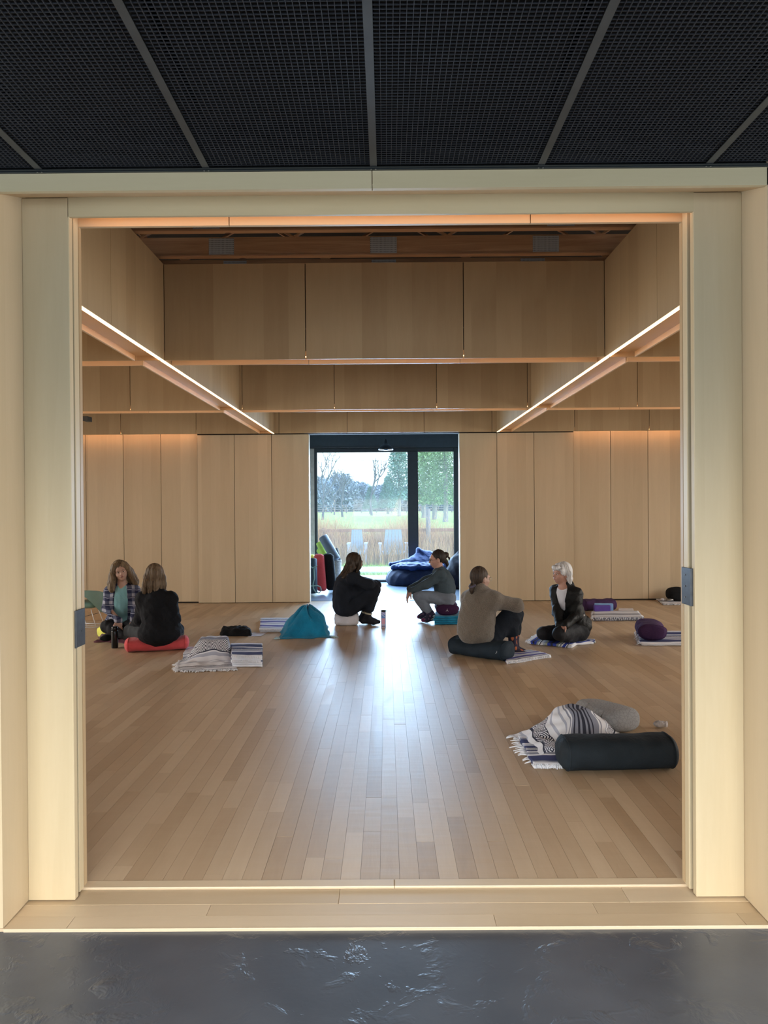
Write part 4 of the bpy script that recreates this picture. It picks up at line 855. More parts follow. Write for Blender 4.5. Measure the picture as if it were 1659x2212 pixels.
loop = [pj(x_, y_, 12.95) for x_, y_ in ((668,1222),(675,1227),(686,1222),(678,1229),(679,1250),(676,1262),(677,1272),(682,1280),(690,1281),(694,1275),(692,1268),(685,1265),(678,1266),(668,1266))]
MB().tube(loop, 0.011, 6).build('carry_strap', M['strap'], rm, True)
g0 = pj(726, 1209, 14.6); g1 = pj(698, 1160, 14.75); roll('slate grey rolled mat tilted out of the woven basket', g0, g1, 0.095, M['matgrey'])
g0 = pj(714, 1226, 14.80); g1 = pj(690, 1172, 14.95); roll('lime green rolled mat behind the slate grey one', g0, g1, 0.075, M['matgreen'])
g0 = pj(713, 1222, 14.85); g1 = pj(689, 1188, 15.1); roll('second lime green rolled mat, lowest of the tilted mats', g0, g1, 0.06, M['matgreen'])
g0 = pj(731, 1210, 14.9); g1 = pj(725, 1186, 15.0); roll('dark brown rolled mat standing at the back of the basket', g0, g1, 0.05, M['gap'])
n = N('woven_rope'); c = n.coord(); wvt = n.n('ShaderNodeTexWave', wave_type='BANDS', bands_direction='DIAGONAL'); n.L(c, wvt.inputs[0]); wvt.inputs['Scale'].default_value = 22; wvt.inputs['Distortion'].default_value = 6
n.bump(wvt.outputs['Fac'], 0.6, 0.01); M['rope'] = n.out(n.ramp(wvt.outputs['Fac'], [(0.35, (0.10,0.09,0.08)), (0.5, (0.45,0.42,0.38))]), 0.9)
bk = pj(722, 1262, 14.7); t = thing('woven_basket', (bk.x, 14.75, 0.003), 'woven rope basket holding the rolled mats by the window', 'basket')
prof = [(0.12,0.0)]+[(0.125+0.012*math.sin(k*1.57)*0.3+0.0006*k, 0.015*k) for k in range(1, 34)]+[(0.14,0.505)]; MB().lathe((bk.x, 14.75, 0.003), prof, 30).build('basket_wall', M['rope'], t, True)
MB().tube([(bk.x+0.145*math.cos(k*math.pi/12), 14.75+0.145*math.sin(k*math.pi/12), 0.51) for k in range(25)], 0.010, 6).build('rim', M['rope'], t, True)
n = N('blue_velvet'); c = n.coord(); g = n.noise(n.mapping(c, (1, 1, 1)), 5, 3, 0.5, 1.5)
wv_ = n.noise(n.mapping(c, (3, 3, 22), rot=(0.3, 0.5, 0.2)), 1.2, 3, 0.5, 1.2)
n.bump(n.math('ADD', g, n.math('MULTIPLY', wv_, 0.15)), 0.8, 0.03); M['velvet'] = n.out((0.007,0.024,0.105), 0.6, spec=0.3)
M['dvelvet'] = cloth('midnight_velvet', (0.004,0.006,0.016), 0.3, crease=6, rough=0.7)
# ------------------------------------------------------------------ smooth-blended solids (surface nets)
def sdf_mesh(prims, res=0.0065, subs=(), fold=None, planes=(), ridge=None):
    A_ = []; pad = 0.05
    for p in prims:
        if p[0] == 'c': _, a, b, ra, rb, k = p; r = max(ra, rb); lo = np.minimum(a, b)-r; hi = np.maximum(a, b)+r
        else: _, c, rr, R, k = p; r = max(rr); lo = np.array(c)-r; hi = np.array(c)+r
        A_.append((lo, hi, k))
    LO = np.min([a[0] for a in A_], 0)-pad*0.6; HI = np.max([a[1] for a in A_], 0)+pad*0.6
    n = np.ceil((HI-LO)/res).astype(int)+1; D = np.full(n, 0.3, dtype=np.float32)
    ax = [LO[i]+res*np.arange(n[i]) for i in range(3)]
    def dist(p, X, Y, Z):
        if p[0] == 'c':
            _, a, b, ra, rb, k = p; a = np.array(a); b = np.array(b); ab = b-a; L2 = max(1e-9, ab@ab)
            t = np.clip(((X-a[0])*ab[0]+(Y-a[1])*ab[1]+(Z-a[2])*ab[2])/L2, 0, 1)
            return np.sqrt((X-a[0]-t*ab[0])**2+(Y-a[1]-t*ab[1])**2+(Z-a[2]-t*ab[2])**2)-(ra+(rb-ra)*t)
        _, c, rr, R, k = p; dx, dy, dz = X-c[0], Y-c[1], Z-c[2]
        q = [(R[i][0]*dx+R[i][1]*dy+R[i][2]*dz) for i in range(3)]
        k0 = np.sqrt((q[0]/rr[0])**2+(q[1]/rr[1])**2+(q[2]/rr[2])**2); k1 = np.sqrt((q[0]/rr[0]**2)**2+(q[1]/rr[1]**2)**2+(q[2]/rr[2]**2)**2)
        return k0*(k0-1)/np.maximum(k1, 1e-6)
    def sub(lo, hi):
        i0 = np.maximum(0, np.floor((lo-LO)/res).astype(int)); i1 = np.minimum(n, np.ceil((hi-LO)/res).astype(int)+1)
        sl = tuple(slice(i0[i], i1[i]) for i in range(3)); return sl, np.meshgrid(*[ax[i][i0[i]:i1[i]].astype(np.float32) for i in range(3)], indexing='ij', sparse=True)
    for p, (lo, hi, k) in zip(prims, A_):
        sl, (X, Y, Z) = sub(lo-pad, hi+pad); d = dist(p, X, Y, Z); E = D[sl]; k = max(k, 1e-4)
        h = np.clip(0.5+0.5*(E-d)/k, 0, 1); D[sl] = E*(1-h)+d*h-k*h*(1-h)
    if fold or ridge:
        X, Y, Z = np.meshgrid(*[a.astype(np.float32) for a in ax], indexing='ij', sparse=True)
        if fold:
            amp, fr, seed = fold; R = np.random.default_rng(seed)
            for q in range(4):
                v = R.standard_normal(3); v /= np.linalg.norm(v); w_ = R.standard_normal(3)*fr*0.25
                D += (amp*0.5*np.abs(np.sin((X*v[0]+Y*v[1]+Z*v[2])*fr*(0.7+0.25*q)+0.9*np.sin(X*w_[0]+Y*w_[1]+Z*w_[2]+q)))-amp*0.25).astype(np.float32)
        if ridge:
            c, u, amp, cnt = ridge; ang = np.arctan2(Y-c[1], X-c[0]); D += (amp*np.sin(ang*cnt+6*Z)+amp*0.6*np.sin(ang*cnt*0.43-14*Z+1)).astype(np.float32)
    for p in subs:
        k = p[-1]; X, Y, Z = np.meshgrid(*[a.astype(np.float32) for a in ax], indexing='ij', sparse=True); d = -dist(p, X, Y, Z)
        h = np.clip(0.5-0.5*(D-d)/max(k, 1e-4), 0, 1); D = D*(1-h)+d*h+max(k, 1e-4)*h*(1-h)
    for (pt, nn) in planes:
        X, Y, Z = np.meshgrid(*[a.astype(np.float32) for a in ax], indexing='ij', sparse=True); nn = np.array(nn)/np.linalg.norm(nn)
        D = np.maximum(D, (X-pt[0])*nn[0]+(Y-pt[1])*nn[1]+(Z-pt[2])*nn[2]).astype(np.float32)
    D[0,:,:] = D[-1,:,:] = 1; D[:,0,:] = D[:,-1,:] = 1; D[:,:,0] = D[:,:,-1] = 1
    I = D < 0; acc = np.zeros((n[0]-1, n[1]-1, n[2]-1, 3), dtype=np.float32); cnt = np.zeros(acc.shape[:3], dtype=np.float32)
    corners = [(i, j, k) for i in (0, 1) for j in (0, 1) for k in (0, 1)]
    def cv(A, c): return A[c[0]:n[0]-1+c[0], c[1]:n[1]-1+c[1], c[2]:n[2]-1+c[2]]
    for a in corners:
        for d_ in range(3):
            if a[d_] == 0:
                b = list(a); b[d_] = 1; Da, Db = cv(D, a), cv(D, b); m = (Da < 0) != (Db < 0)
                t = np.where(m, Da/np.where(m, Da-Db, 1), 0); P = [np.where(m, a[q]+(t if q == d_ else 0), 0) for q in range(3)]
                for q in range(3): acc[..., q] += P[q]
                cnt += m
    act = cnt > 0; idx = -np.ones(act.shape, dtype=np.int64); idx[act] = np.arange(act.sum())
    base = np.argwhere(act); V = (base+acc[act]/cnt[act][:, None])*res+LO; Fs = []
    for d_ in range(3):
        o1, o2 = [(1, 2), (2, 0), (0, 1)][d_]; sl0 = [slice(0, n[i]) for i in range(3)]; a = [slice(None)]*3; b = [slice(None)]*3
        a[d_] = slice(0, n[d_]-1); b[d_] = slice(1, n[d_]); m = I[tuple(a)] != I[tuple(b)]; E = np.argwhere(m); s = I[tuple(a)][m]
        E = E.astype(int); ok = (E[:, o1] >= 1) & (E[:, o2] >= 1) & (E[:, o1] < n[o1]-1) & (E[:, o2] < n[o2]-1); E = E[ok]; s = s[ok]
        def ci(x, y): q = E.copy(); q[:, o1] -= x; q[:, o2] -= y; return idx[q[:, 0], q[:, 1], q[:, 2]]
        Q = np.stack([ci(1, 1), ci(0, 1), ci(0, 0), ci(1, 0)], 1); Q[~s] = Q[~s][:, ::-1]; Fs.append(Q)
    return V, np.concatenate(Fs)
I3 = ((1,0,0),(0,1,0),(0,0,1))
def orient(f, u):
    f = Vector(f).normalized(); u = Vector(u); r = f.cross(u).normalized(); u = r.cross(f).normalized(); return r, f, u   # right, forward, up
def C(a, b, ra, rb, k=0.02): return ('c', np.array(a, dtype=float), np.array(b, dtype=float), ra, rb, k)
def E_(c, r, ax=I3, k=0.02): return ('e', np.array(c, dtype=float), r, [tuple(v) for v in ax], k)
def infl(p, d, k=None):
    if p[0] == 'c': return ('c', p[1], p[2], p[3]+d, p[4]+d, p[5] if k is None else k)
    return ('e', p[1], tuple(x+d for x in p[2]), p[3], p[4] if k is None else k)
def head_prims(c, f, u, s=1.0):
    r, f, u = orient(f, u); P = lambda a, b, cc: Vector(c)+(r*a+f*b+u*cc)*s
    A = (r, f, u)
    return [E_(P(0,-0.008,0.0), (0.073*s,0.093*s,0.092*s), A), E_(P(0,0.026,-0.052), (0.053*s,0.060*s,0.068*s), A, 0.03*s),
        C(P(0,0.052,-0.098), P(0,0.046,-0.090), 0.022*s, 0.03*s, 0.02*s),
        C(P(0,0.086,-0.012), P(0,0.104,-0.042), 0.007*s, 0.0115*s, 0.012*s), C(P(-0.011,0.093,-0.045), P(0.011,0.093,-0.045), 0.009*s, 0.009*s, 0.008*s),
        C(P(-0.015,0.083,-0.072), P(0.015,0.083,-0.072), 0.010*s, 0.010*s, 0.010*s),
        C(P(-0.035,0.074,0.008), P(0.035,0.074,0.008), 0.014*s, 0.014*s, 0.018*s),
        C(P(-0.040,0.052,-0.042), P(-0.030,0.06,-0.05), 0.02*s, 0.02*s, 0.02*s), C(P(0.040,0.052,-0.042), P(0.030,0.06,-0.05), 0.02*s, 0.02*s, 0.02*s),
        E_(P(-0.073,-0.006,-0.028), (0.009*s,0.017*s,0.030*s), A, 0.008), E_(P(0.073,-0.006,-0.028), (0.009*s,0.017*s,0.030*s), A, 0.008)], P, A
def hand_prims(w, d, n, s=1.0, curl=0.35, side=1):
    """w wrist, d finger direction, n palm normal (fingers curl towards it); five fingers"""
    d = Vector(d).normalized(); n = Vector(n); n = (n-d*n.dot(d)).normalized(); x = d.cross(n).normalized()*side; w = Vector(w); out = []
    out.append(E_(w+d*0.048*s, (0.040*s, 0.052*s, 0.016*s), (x, d, n), 0.02)); out.append(C(w, w+d*0.03*s, 0.024*s, 0.026*s, 0.02))
    for i, (ox, L, r) in enumerate([(-0.030, 0.058, 0.0075), (-0.010, 0.070, 0.008), (0.011, 0.075, 0.008), (0.031, 0.066, 0.008)]):
        a = w+d*0.085*s+x*ox*s; d1 = (d+n*curl*0.5+x*ox*1.5).normalized(); b = a+d1*L*0.55*s; d2 = (d+n*curl*1.7).normalized(); c = b+d2*L*0.5*s
        out += [C(a, b, r*1.08*s, r*s, 0.005), C(b, c, r*s, r*0.8*s, 0.004)]
    a = w+d*0.025*s+x*0.034*s; b = a+(d*0.6+x*0.55+n*0.35).normalized()*0.042*s; c = b+(d*0.9+x*0.1+n*0.5).normalized()*0.032*s
    out += [C(a, b, 0.013*s, 0.010*s, 0.01), C(b, c, 0.010*s, 0.0075*s, 0.004)]
    return out
def foot_prims(an, heel, toe, s=1.0):
    an, heel, toe = Vector(an), Vector(heel), Vector(toe); ball = heel.lerp(toe, 0.70)
    return [C(an, heel, 0.034*s, 0.029*s, 0.02), C(heel, ball, 0.028*s, 0.030*s, 0.02), C(an.lerp(heel, 0.3), ball, 0.030*s, 0.024*s, 0.03), C(ball, toe, 0.030*s, 0.018*s, 0.02)]
def person(label, loc, J, Y0, hf, hu, skin, hs=1.0, neck_r=0.050, tors=1.0):
    """J: name -> (px, py, depth offset). Returns dict with primitive groups and the person root (the continuous body mesh)."""
    W3 = {k: pj(v[0], v[1], Y0+v[2]) for k, v in J.items()}
    hp, P, A = head_prims(W3['skull'], hf, hu, hs)
    neck = [C(P(0,-0.018,-0.055), W3['neck'], neck_r, neck_r*1.12, 0.03)]
    sx = (W3['shR']-W3['shL']); sd = sx.normalized(); up = (W3['neck']-W3['pelvis']).normalized(); fw = sd.cross(up).normalized(); TA = (sd, fw, up)
    hx = (W3['hipR']-W3['hipL'])
    tor = [E_(W3['pelvis'], (0.155*tors, 0.115*tors, 0.115), TA, 0.05), E_(W3['waist'], (0.128*tors, 0.098*tors, 0.13), TA, 0.06),
        E_(W3['chest'], (0.150*tors, 0.105*tors, 0.15), TA, 0.06), C(W3['shL'], W3['shR'], 0.052, 0.052, 0.05), C(W3['neck']-up*0.02, W3['chest'], 0.06, 0.09, 0.05)]
    armL = [C(W3['shL'], W3['elL'], 0.048, 0.038, 0.02), C(W3['elL'], W3['wrL'], 0.038, 0.026, 0.015)]
    armR = [C(W3['shR'], W3['elR'], 0.048, 0.038, 0.02), C(W3['elR'], W3['wrR'], 0.038, 0.026, 0.015)]
    leg = []
    for s in 'LR': leg += [C(W3['hip'+s], W3['kn'+s], 0.088, 0.060, 0.03), C(W3['kn'+s], W3['kn'+s].lerp(W3['an'+s], 0.35), 0.058, 0.055, 0.02), C(W3['kn'+s].lerp(W3['an'+s], 0.35), W3['an'+s], 0.055, 0.035, 0.02)]
    return dict(W=W3, head=hp, P=P, A=A, neck=neck, tor=tor, arm=armL+armR, leg=leg, TA=TA, skin=skin, label=label, loc=loc)
def finish(pd, extra, res=0.0065):
    V, Fc = sdf_mesh(pd['head']+pd['neck']+pd['tor']+pd['arm']+pd['leg']+extra, res)
    o = mk('person', V, Fc, pd['skin'], None, True); tag(o, pd['label'], 'person', None); return o
def face(pd, par, eye=(0.03,0.02,0.02), lip=(0.38,0.16,0.15), brow=(0.10,0.06,0.04), sides=(-1, 1)):
    P, (r, f, u) = pd['P'], pd['A']; me = M.setdefault('eye', plain('dark_eye', eye, 0.2)); ml = M.setdefault('lip', plain('lips', lip, 0.5)); mw = M.setdefault('sclera', plain('sclera', (0.6,0.57,0.55), 0.3))
    mb_ = plain('brow', brow, 0.9)
    for s in sides:
        V, Fc = blob((0,0,0), (0.0135, 0.006, 0.0055), 2.0, 12, 8, 0)
        B = Matrix((r, f, u)).transposed(); c = P(s*0.031, 0.0835, -0.018); eo = mk('eye', [c+B@Vector(v) for v in V], Fc, mw, par, True)
        V, Fc = blob((0,0,0), (0.0065, 0.0055, 0.0055), 2.0, 12, 8, 0); c = P(s*0.031, 0.0865, -0.018); mk('iris', [c+B@Vector(v) for v in V], Fc, me, eo, True)
        MB().tube([P(s*0.016, 0.0915, -0.0015), P(s*0.031, 0.090, 0.003), P(s*0.046, 0.078, -0.003)], [0.0028, 0.0032, 0.002], 6).build('eyebrow', mb_, par, True)
        MB().tube([P(s*0.017, 0.0855, -0.0135), P(s*0.031, 0.0895, -0.0115), P(s*0.046, 0.079, -0.016)], 0.0018, 5).build('eyelid', mb_, par, True)
    MB().tube([P(-0.022, 0.0835, -0.071), P(-0.008, 0.0935, -0.0685), P(0.008, 0.0935, -0.0685), P(0.022, 0.0835, -0.071)], [0.002, 0.0042, 0.0042, 0.002], 8).build('upper_lip', ml, par, True)
    MB().tube([P(-0.019, 0.0835, -0.0735), P(0.0, 0.0935, -0.0775), P(0.019, 0.0835, -0.0735)], [0.002, 0.0050, 0.002], 8).build('lower_lip', ml, par, True)
def glasses(pd, par, mat):
    P = pd['P']; m = MB()
    for s in (-1, 1):
        c = [P(s*0.032+0.024*math.cos(a), 0.103-abs(0.024*math.cos(a)*s+0.0)*0.10, -0.019+0.018*math.sin(a)) for a in [k*math.pi/10 for k in range(21)]]
        m.tube(c, 0.0018, 6, caps=False); m.tube([P(s*0.056, 0.100, -0.014), P(s*0.072, 0.06, -0.012), P(s*0.078, -0.002, -0.014)], 0.0018, 6)
    m.tube([P(-0.009, 0.104, -0.015), P(0, 0.107, -0.012), P(0.009, 0.104, -0.015)], 0.0016, 6); m.build('eyeglasses', mat, par, True)
def garment(name, prims, mat, par, res=0.008, **k):
    if name in ('sweater', 'hoodie', 'sweatshirt', 'jacket', 'plaid_shirt', 'trousers'): prims = [p[:-1]+(max(p[-1], 0.045),) for p in prims]
    V, Fc = sdf_mesh(prims, res, **k); return mk(name, V, Fc, mat, par, True)
def skin_m(nm, col): return plain(nm, col, 0.5, 0, 0.08, 20, spec=0.35)
def hair_m(nm, a, b, rough=0.55):
    n = N(nm); c = n.coord(); g = n.noise(n.mapping(c, (70, 70, 5)), 1, 3, 0.6, 0.6); g2 = n.noise(n.mapping(c, (18, 18, 2)), 1, 2)
    n.bump(g, 0.6, 0.006); return n.out(n.ramp(n.math('ADD', n.math('MULTIPLY', g, 0.6), n.math('MULTIPLY', g2, 0.4)), [(0.35, a), (0.66, b)]), rough, spec=0.3)
def cap_hair(pd, back=0.012, thick=0.016, top=0.012, s=1.0):
    P, A = pd['P'], pd['A']; return [E_(P(0,-0.020-back,0.012+top*0.5), (0.073+thick, 0.094+thick*0.6, 0.092+top), A, 0.02)]
def crop_leg(pd, t):
    W = pd['W']; out = []
    for s in 'LR': out += [C(W['hip'+s], W['kn'+s], 0.088, 0.060, 0.03), C(W['kn'+s], W['kn'+s].lerp(W['an'+s], t), 0.058, 0.046, 0.02)]
    return out
# ---------------------------------------------------------------- P1 plaid shirt
n = N('plaid_flannel'); c = n.coord(); S = n.sep(c); wx = n.math('ADD', S[0], n.math('MULTIPLY', n.noise(c, 5, 2), 0.05)); wz = n.math('ADD', S[2], n.math('MULTIPLY', n.noise(c, 6, 2), 0.05))
bx1 = n.math('GREATER_THAN', n.math('FRACT', n.math('MULTIPLY', n.math('ADD', wx, n.math('MULTIPLY', S[1], 0.6)), 11.0)), 0.60); bz1 = n.math('GREATER_THAN', n.math('FRACT', n.math('MULTIPLY', wz, 11.0)), 0.60)
tl_ = n.math('GREATER_THAN', n.math('FRACT', n.math('ADD', n.math('MULTIPLY', wz, 11.0), 0.5)), 0.90)
sm = n.math('MULTIPLY', n.math('ADD', bx1, bz1), 0.5)
col = n.ramp(sm, [(0, (0.012,0.016,0.055)), (0.3, (0.075,0.085,0.14)), (0.8, (0.30,0.31,0.38))], 'CONSTANT'); col = n.mix(tl_, col, (0.22,0.23,0.30))
n.bump(n.noise(c, 12, 3), 0.5, 0.01); M['plaid'] = n.out(col, 0.95)
sk1 = skin_m('skin_fair', (0.46,0.29,0.23)); hA = hair_m('sandy_hair', (0.055,0.035,0.022), (0.24,0.175,0.105))
M['blackknit'] = cloth('black_knit', (0.006,0.007,0.010), 0.3, crease=12, bump=0.5); M['blackpants'] = cloth('charcoal_leggings', (0.012,0.013,0.017), 0.3, crease=10, rough=0.7)
J = dict(skull=(259,1232,0), neck=(264,1268,.05), chest=(263,1292,.07), waist=(262,1322,.08), pelvis=(259,1346,.12), shL=(238,1278,.06), shR=(289,1277,.06),
    elL=(230,1313,.02), wrL=(255,1341,-.20), elR=(294,1313,.02), wrR=(287,1344,-.16), hipL=(246,1354,.10), hipR=(274,1354,.10), knL=(229,1354,-.18), anL=(264,1372,-.28), knR=(300,1358,-.16), anR=(252,1374,-.12))
pd = person('woman in a navy plaid shirt over an aqua top, cross-legged on the yellow bolster', None, J, 8.85, (0.36,-0.93,0.02), (-0.27,0,1), sk1)
W3 = pd['W']; P = pd['P']; TA = pd['TA']
hL = hand_prims(W3['wrL'], (0.12,-0.15,-1), (0.3,-0.5,0.2), 1.0, 0.35, 1); hR = hand_prims(W3['wrR'], (-0.4,-0.3,-0.8), (0,-0.3,-0.5), 0.95, 0.3, -1)
ft = foot_prims(W3['anL'], W3['anL']+Vector((0.03,0.01,-0.02)), W3['anL']+Vector((0.16,-0.10,-0.02)))+foot_prims(W3['anR'], W3['anR']+Vector((-0.03,0.02,-0.02)), W3['anR']+Vector((-0.16,-0.06,-0.02)))
p1 = finish(pd, hL+hR+ft); face(pd, p1, brow=(0.12,0.08,0.05))
fw = TA[1]
garment('aqua_top', [infl(p, 0.013) for p in pd['tor']], cloth('aqua_jersey', (0.20,0.42,0.47)), p1, subs=[('c', np.array(W3['neck']-fw*0.0+Vector((0.01,-0.12,0.03))), np.array(W3['chest']+Vector((0.015,-0.16,0.03))), 0.062, 0.012, 0.01)], fold=(0.004, 45, 1))
fs = np.array(W3['neck']+Vector((0.010,-0.085,0.02))); fe = np.array(W3['waist']+Vector((0.03,-0.17,-0.14)))
garment('plaid_shirt', [infl(p, 0.022) for p in pd['tor']]+[infl(p, 0.020) for p in pd['arm']]+[E_(W3['pelvis']+Vector((0,0.03,-0.02)), (0.19,0.13,0.10), TA, 0.05)], M['plaid'], p1, subs=[('c', fs, fe, 0.060, 0.118, 0.012)], fold=(0.008, 38, 2))
garment('leggings', [infl(p, 0.012) for p in pd['leg']]+[infl(pd['tor'][0], 0.006)], M['blackpants'], p1, fold=(0.005, 40, 3))
garment('socks', [infl(p, 0.005) for p in ft], M['black_cloth'], p1)
def lock(P, pts, ra, rb, k=0.015): return [C(P(*pts[i]), P(*pts[i+1]), ra+(rb-ra)*i/(len(pts)-1), ra+(rb-ra)*(i+1)/(len(pts)-1), k) for i in range(len(pts)-1)]
hp = cap_hair(pd, 0.012, 0.022, 0.016)
for s, ex in ((-1, 0.0), (1, 0.02)):
    hp += lock(P, [(s*0.050,0.030,0.068),(s*0.086,0.030,0.005),(s*0.098,0.010,-0.07),(s*(0.115+ex),-0.005,-0.15),(s*(0.13+ex),0.0,-0.20)], 0.030, 0.034)
    hp += lock(P, [(s*0.06,-0.03,0.05),(s*0.105,-0.03,-0.04),(s*(0.125+ex),-0.03,-0.12),(s*(0.145+ex),-0.02,-0.175)], 0.040, 0.030)
    hp += lock(P, [(s*0.03,-0.08,0.03),(s*0.07,-0.09,-0.08),(s*0.09,-0.08,-0.19)], 0.045, 0.04)
garment('hair', hp, hA, p1, 0.006, subs=[E_(P(0.008,0.105,-0.045), (0.047,0.055,0.088), pd['A'], 0.010)], ridge=(np.array(W3['skull']), None, 0.0030, 34))
# ---------------------------------------------------------------- P2 black sweater, back to camera
hB = hair_m('dark_blond_hair', (0.050,0.034,0.022), (0.20,0.145,0.095))
J = dict(skull=(332,1241,0), neck=(338,1281,.0), chest=(338,1312,.0), waist=(338,1340,.0), pelvis=(341,1366,.02), shL=(367,1295,.0), shR=(309,1295,.0),
    elL=(376,1338,.06), wrL=(352,1358,.32), elR=(302,1338,.10), wrR=(285,1358,.34), hipL=(360,1372,.05), hipR=(322,1372,.05), knL=(382,1366,.30), anL=(322,1374,.42), knR=(280,1364,.26), anR=(330,1374,.40))
pd = person('woman in a black sweater seen from behind on the red bolster', None, J, 8.08, (-0.42,0.9,-0.02), (0.02,0,1), sk1)
W3 = pd['W']; P = pd['P']; TA = pd['TA']
ex = hand_prims(W3['wrL'], (-0.6,0.6,-0.4), (0,0,-1), 1, 0.4, 1)+hand_prims(W3['wrR'], (0.2,0.9,-0.3), (0,0,-1), 1, 0.4, -1)
ft = foot_prims(W3['anL'], W3['anL']+Vector((0.03,0,-0.01)), W3['anL']+Vector((-0.17,0.05,-0.02)))+foot_prims(W3['anR'], W3['anR']+Vector((-0.03,0,-0.01)), W3['anR']+Vector((0.16,0.05,-0.02)))
p2 = finish(pd, ex+ft)
q = W3['pelvis']
garment('sweater', [infl(p, 0.034) for p in pd['tor']]+[infl(p, 0.028) for p in pd['arm']]+[E_(q+Vector((0.01,-0.01,-0.01)), (0.235,0.175,0.125), I3, 0.06), E_(q+Vector((0.15,0.10,0.01)), (0.10,0.14,0.075), I3, 0.05), C(W3['neck'], W3['neck']+Vector((0,0,0.03)), 0.070, 0.062, 0.03)], M['blackknit'], p2, fold=(0.008, 34, 5))
garment('leggings', [infl(p, 0.014) for p in pd['leg']], cloth('charcoal_grey_leggings', (0.045,0.05,0.055), 0.2), p2, fold=(0.005, 40, 6)); garment('socks', [infl(p, 0.005) for p in ft], M['black_cloth'], p2)
hp = cap_hair(pd, 0.012, 0.018, 0.014)
for s in (-1, -0.45, 0.1, 0.6, 1):
    hp += lock(P, [(s*0.055,-0.05,0.05),(s*0.085,-0.085+0.03*abs(s),-0.03),(s*0.098,-0.085+0.05*abs(s),-0.11),(s*0.10,-0.07+0.05*abs(s),-0.185)], 0.034, 0.026)
hp += lock(P, [(-0.07,0.02,0.0),(-0.09,0.03,-0.09),(-0.105,0.06,-0.17),(-0.11,0.07,-0.21)], 0.028, 0.018)
garment('hair', hp, hB, p2, 0.006, ridge=(np.array(W3['skull']), None, 0.0030, 36))
# ---------------------------------------------------------------- P3 black hoodie, profile right
hC = hair_m('dark_brown_hair', (0.012,0.008,0.006), (0.055,0.034,0.020)); sk3 = skin_m('skin_tan', (0.36,0.21,0.15))
M['hoodie'] = cloth('black_navy_hoodie', (0.010,0.013,0.020), 0.3, crease=10, bump=0.5)
J = dict(skull=(768,1213,0), neck=(761,1240,0), chest=(751,1262,0), waist=(746,1292,0), pelvis=(748,1312,0), shL=(764,1250,.15), shR=(762,1250,-.15),
    elL=(798,1262,.20), wrL=(812,1264,.02), elR=(797,1263,-.19), wrR=(814,1263,.0), hipL=(755,1313,.09), hipR=(755,1313,-.09), knL=(806,1274,.10), anL=(788,1325,.09), knR=(807,1275,-.10), anR=(795,1326,-.07))
pd = person('woman in a black hoodie hugging her knees on the pale cushion, centre', None, J, 9.85, (0.86,0.50,-0.08), (0.05,0,1), sk3)
W3 = pd['W']; P = pd['P']; TA = pd['TA']
ex = hand_prims(W3['wrL'], (0.2,-0.9,-0.2), (-1,0,-0.2), 0.9, 0.5, 1)+hand_prims(W3['wrR'], (0.3,0.9,-0.2), (-1,0,-0.2), 0.9, 0.5, -1)
aR = pj(784, 1341, 9.79); bR = pj(818, 1343.5, 9.78); aL = pj(779, 1337, 9.95); bL = pj(806, 1339, 9.95)
ftR = foot_prims(W3['anR'], aR, bR, 1.1); ftL = foot_prims(W3['anL'], aL, bL, 1.1)
p3 = finish(pd, ex+ftR+ftL); face(pd, p3, sides=(1,-1))
garment('hoodie', [infl(p, 0.030) for p in pd['tor']]+[infl(p, 0.032) for p in pd['arm']]+[E_(pj(741,1285,9.85), (0.135,0.20,0.26), I3, 0.08), E_(pj(749,1312,9.85), (0.165,0.20,0.115), I3, 0.06), C(pj(765,1238,9.85), pj(756,1246,9.85), 0.075, 0.09, 0.04), C(pj(770,1290,9.8), pj(790,1300,9.8), 0.10, 0.09, 0.06), C(pj(765,1262,9.82), pj(800,1268,9.82), 0.10, 0.075, 0.05), C(pj(768,1280,9.82), pj(800,1282,9.82), 0.14, 0.11, 0.05)], M['hoodie'], p3, fold=(0.011, 32, 7))
garment('trousers', [infl(p, 0.026) for p in crop_leg(pd, 0.74)]+[infl(pd['tor'][0], 0.02), C(pj(770,1305,9.85), pj(800,1292,9.85), 0.11, 0.10, 0.05)], M['hoodie'], p3, fold=(0.006, 34, 8))
sk_ = garment('socks', [infl(p, 0.006) for p in ftR+ftL]+[C(W3['anR'].lerp(W3['knR'], 0.25), W3['anR'], 0.045, 0.041, 0.02), C(W3['anL'].lerp(W3['knL'], 0.25), W3['anL'], 0.045, 0.041, 0.02)], M['blackpants'], p3)
for s, m_ in (('R', 'white'), ('L', 'white')):
    k_, a_ = W3['kn'+s], W3['an'+s]; d = (k_-a_).normalized()
    for off, col_, nm in ((0.075, (0.65,0.65,0.66), 'sock_stripe'), (0.008, (0.40,0.36,0.26), 'sock_stripe')):
        c = a_+d*off; MB().tube([c-d*0.010, c+d*0.010], 0.0545+0.09*max(0, off-0.05), 22).build(nm, plain('stripe', col_, 0.9), sk_, True)
hp = cap_hair(pd, 0.010, 0.020, 0.014)
for s in (-1, -0.4, 0.4, 1):
    hp += lock(P, [(s*0.05,-0.02,0.06),(s*0.085,-0.055,-0.01),(s*0.088,-0.085,-0.09),(s*0.08,-0.14,-0.17),(s*0.06,-0.185,-0.215)], 0.040, 0.018)
    hp += lock(P, [(s*0.07,0.02,0.02),(s*0.088,0.01,-0.07),(s*0.085,-0.02,-0.13)], 0.030, 0.022)
garment('hair', hp, hC, p3, 0.0065, ridge=(np.array(W3['skull']), None, 0.0032, 30))
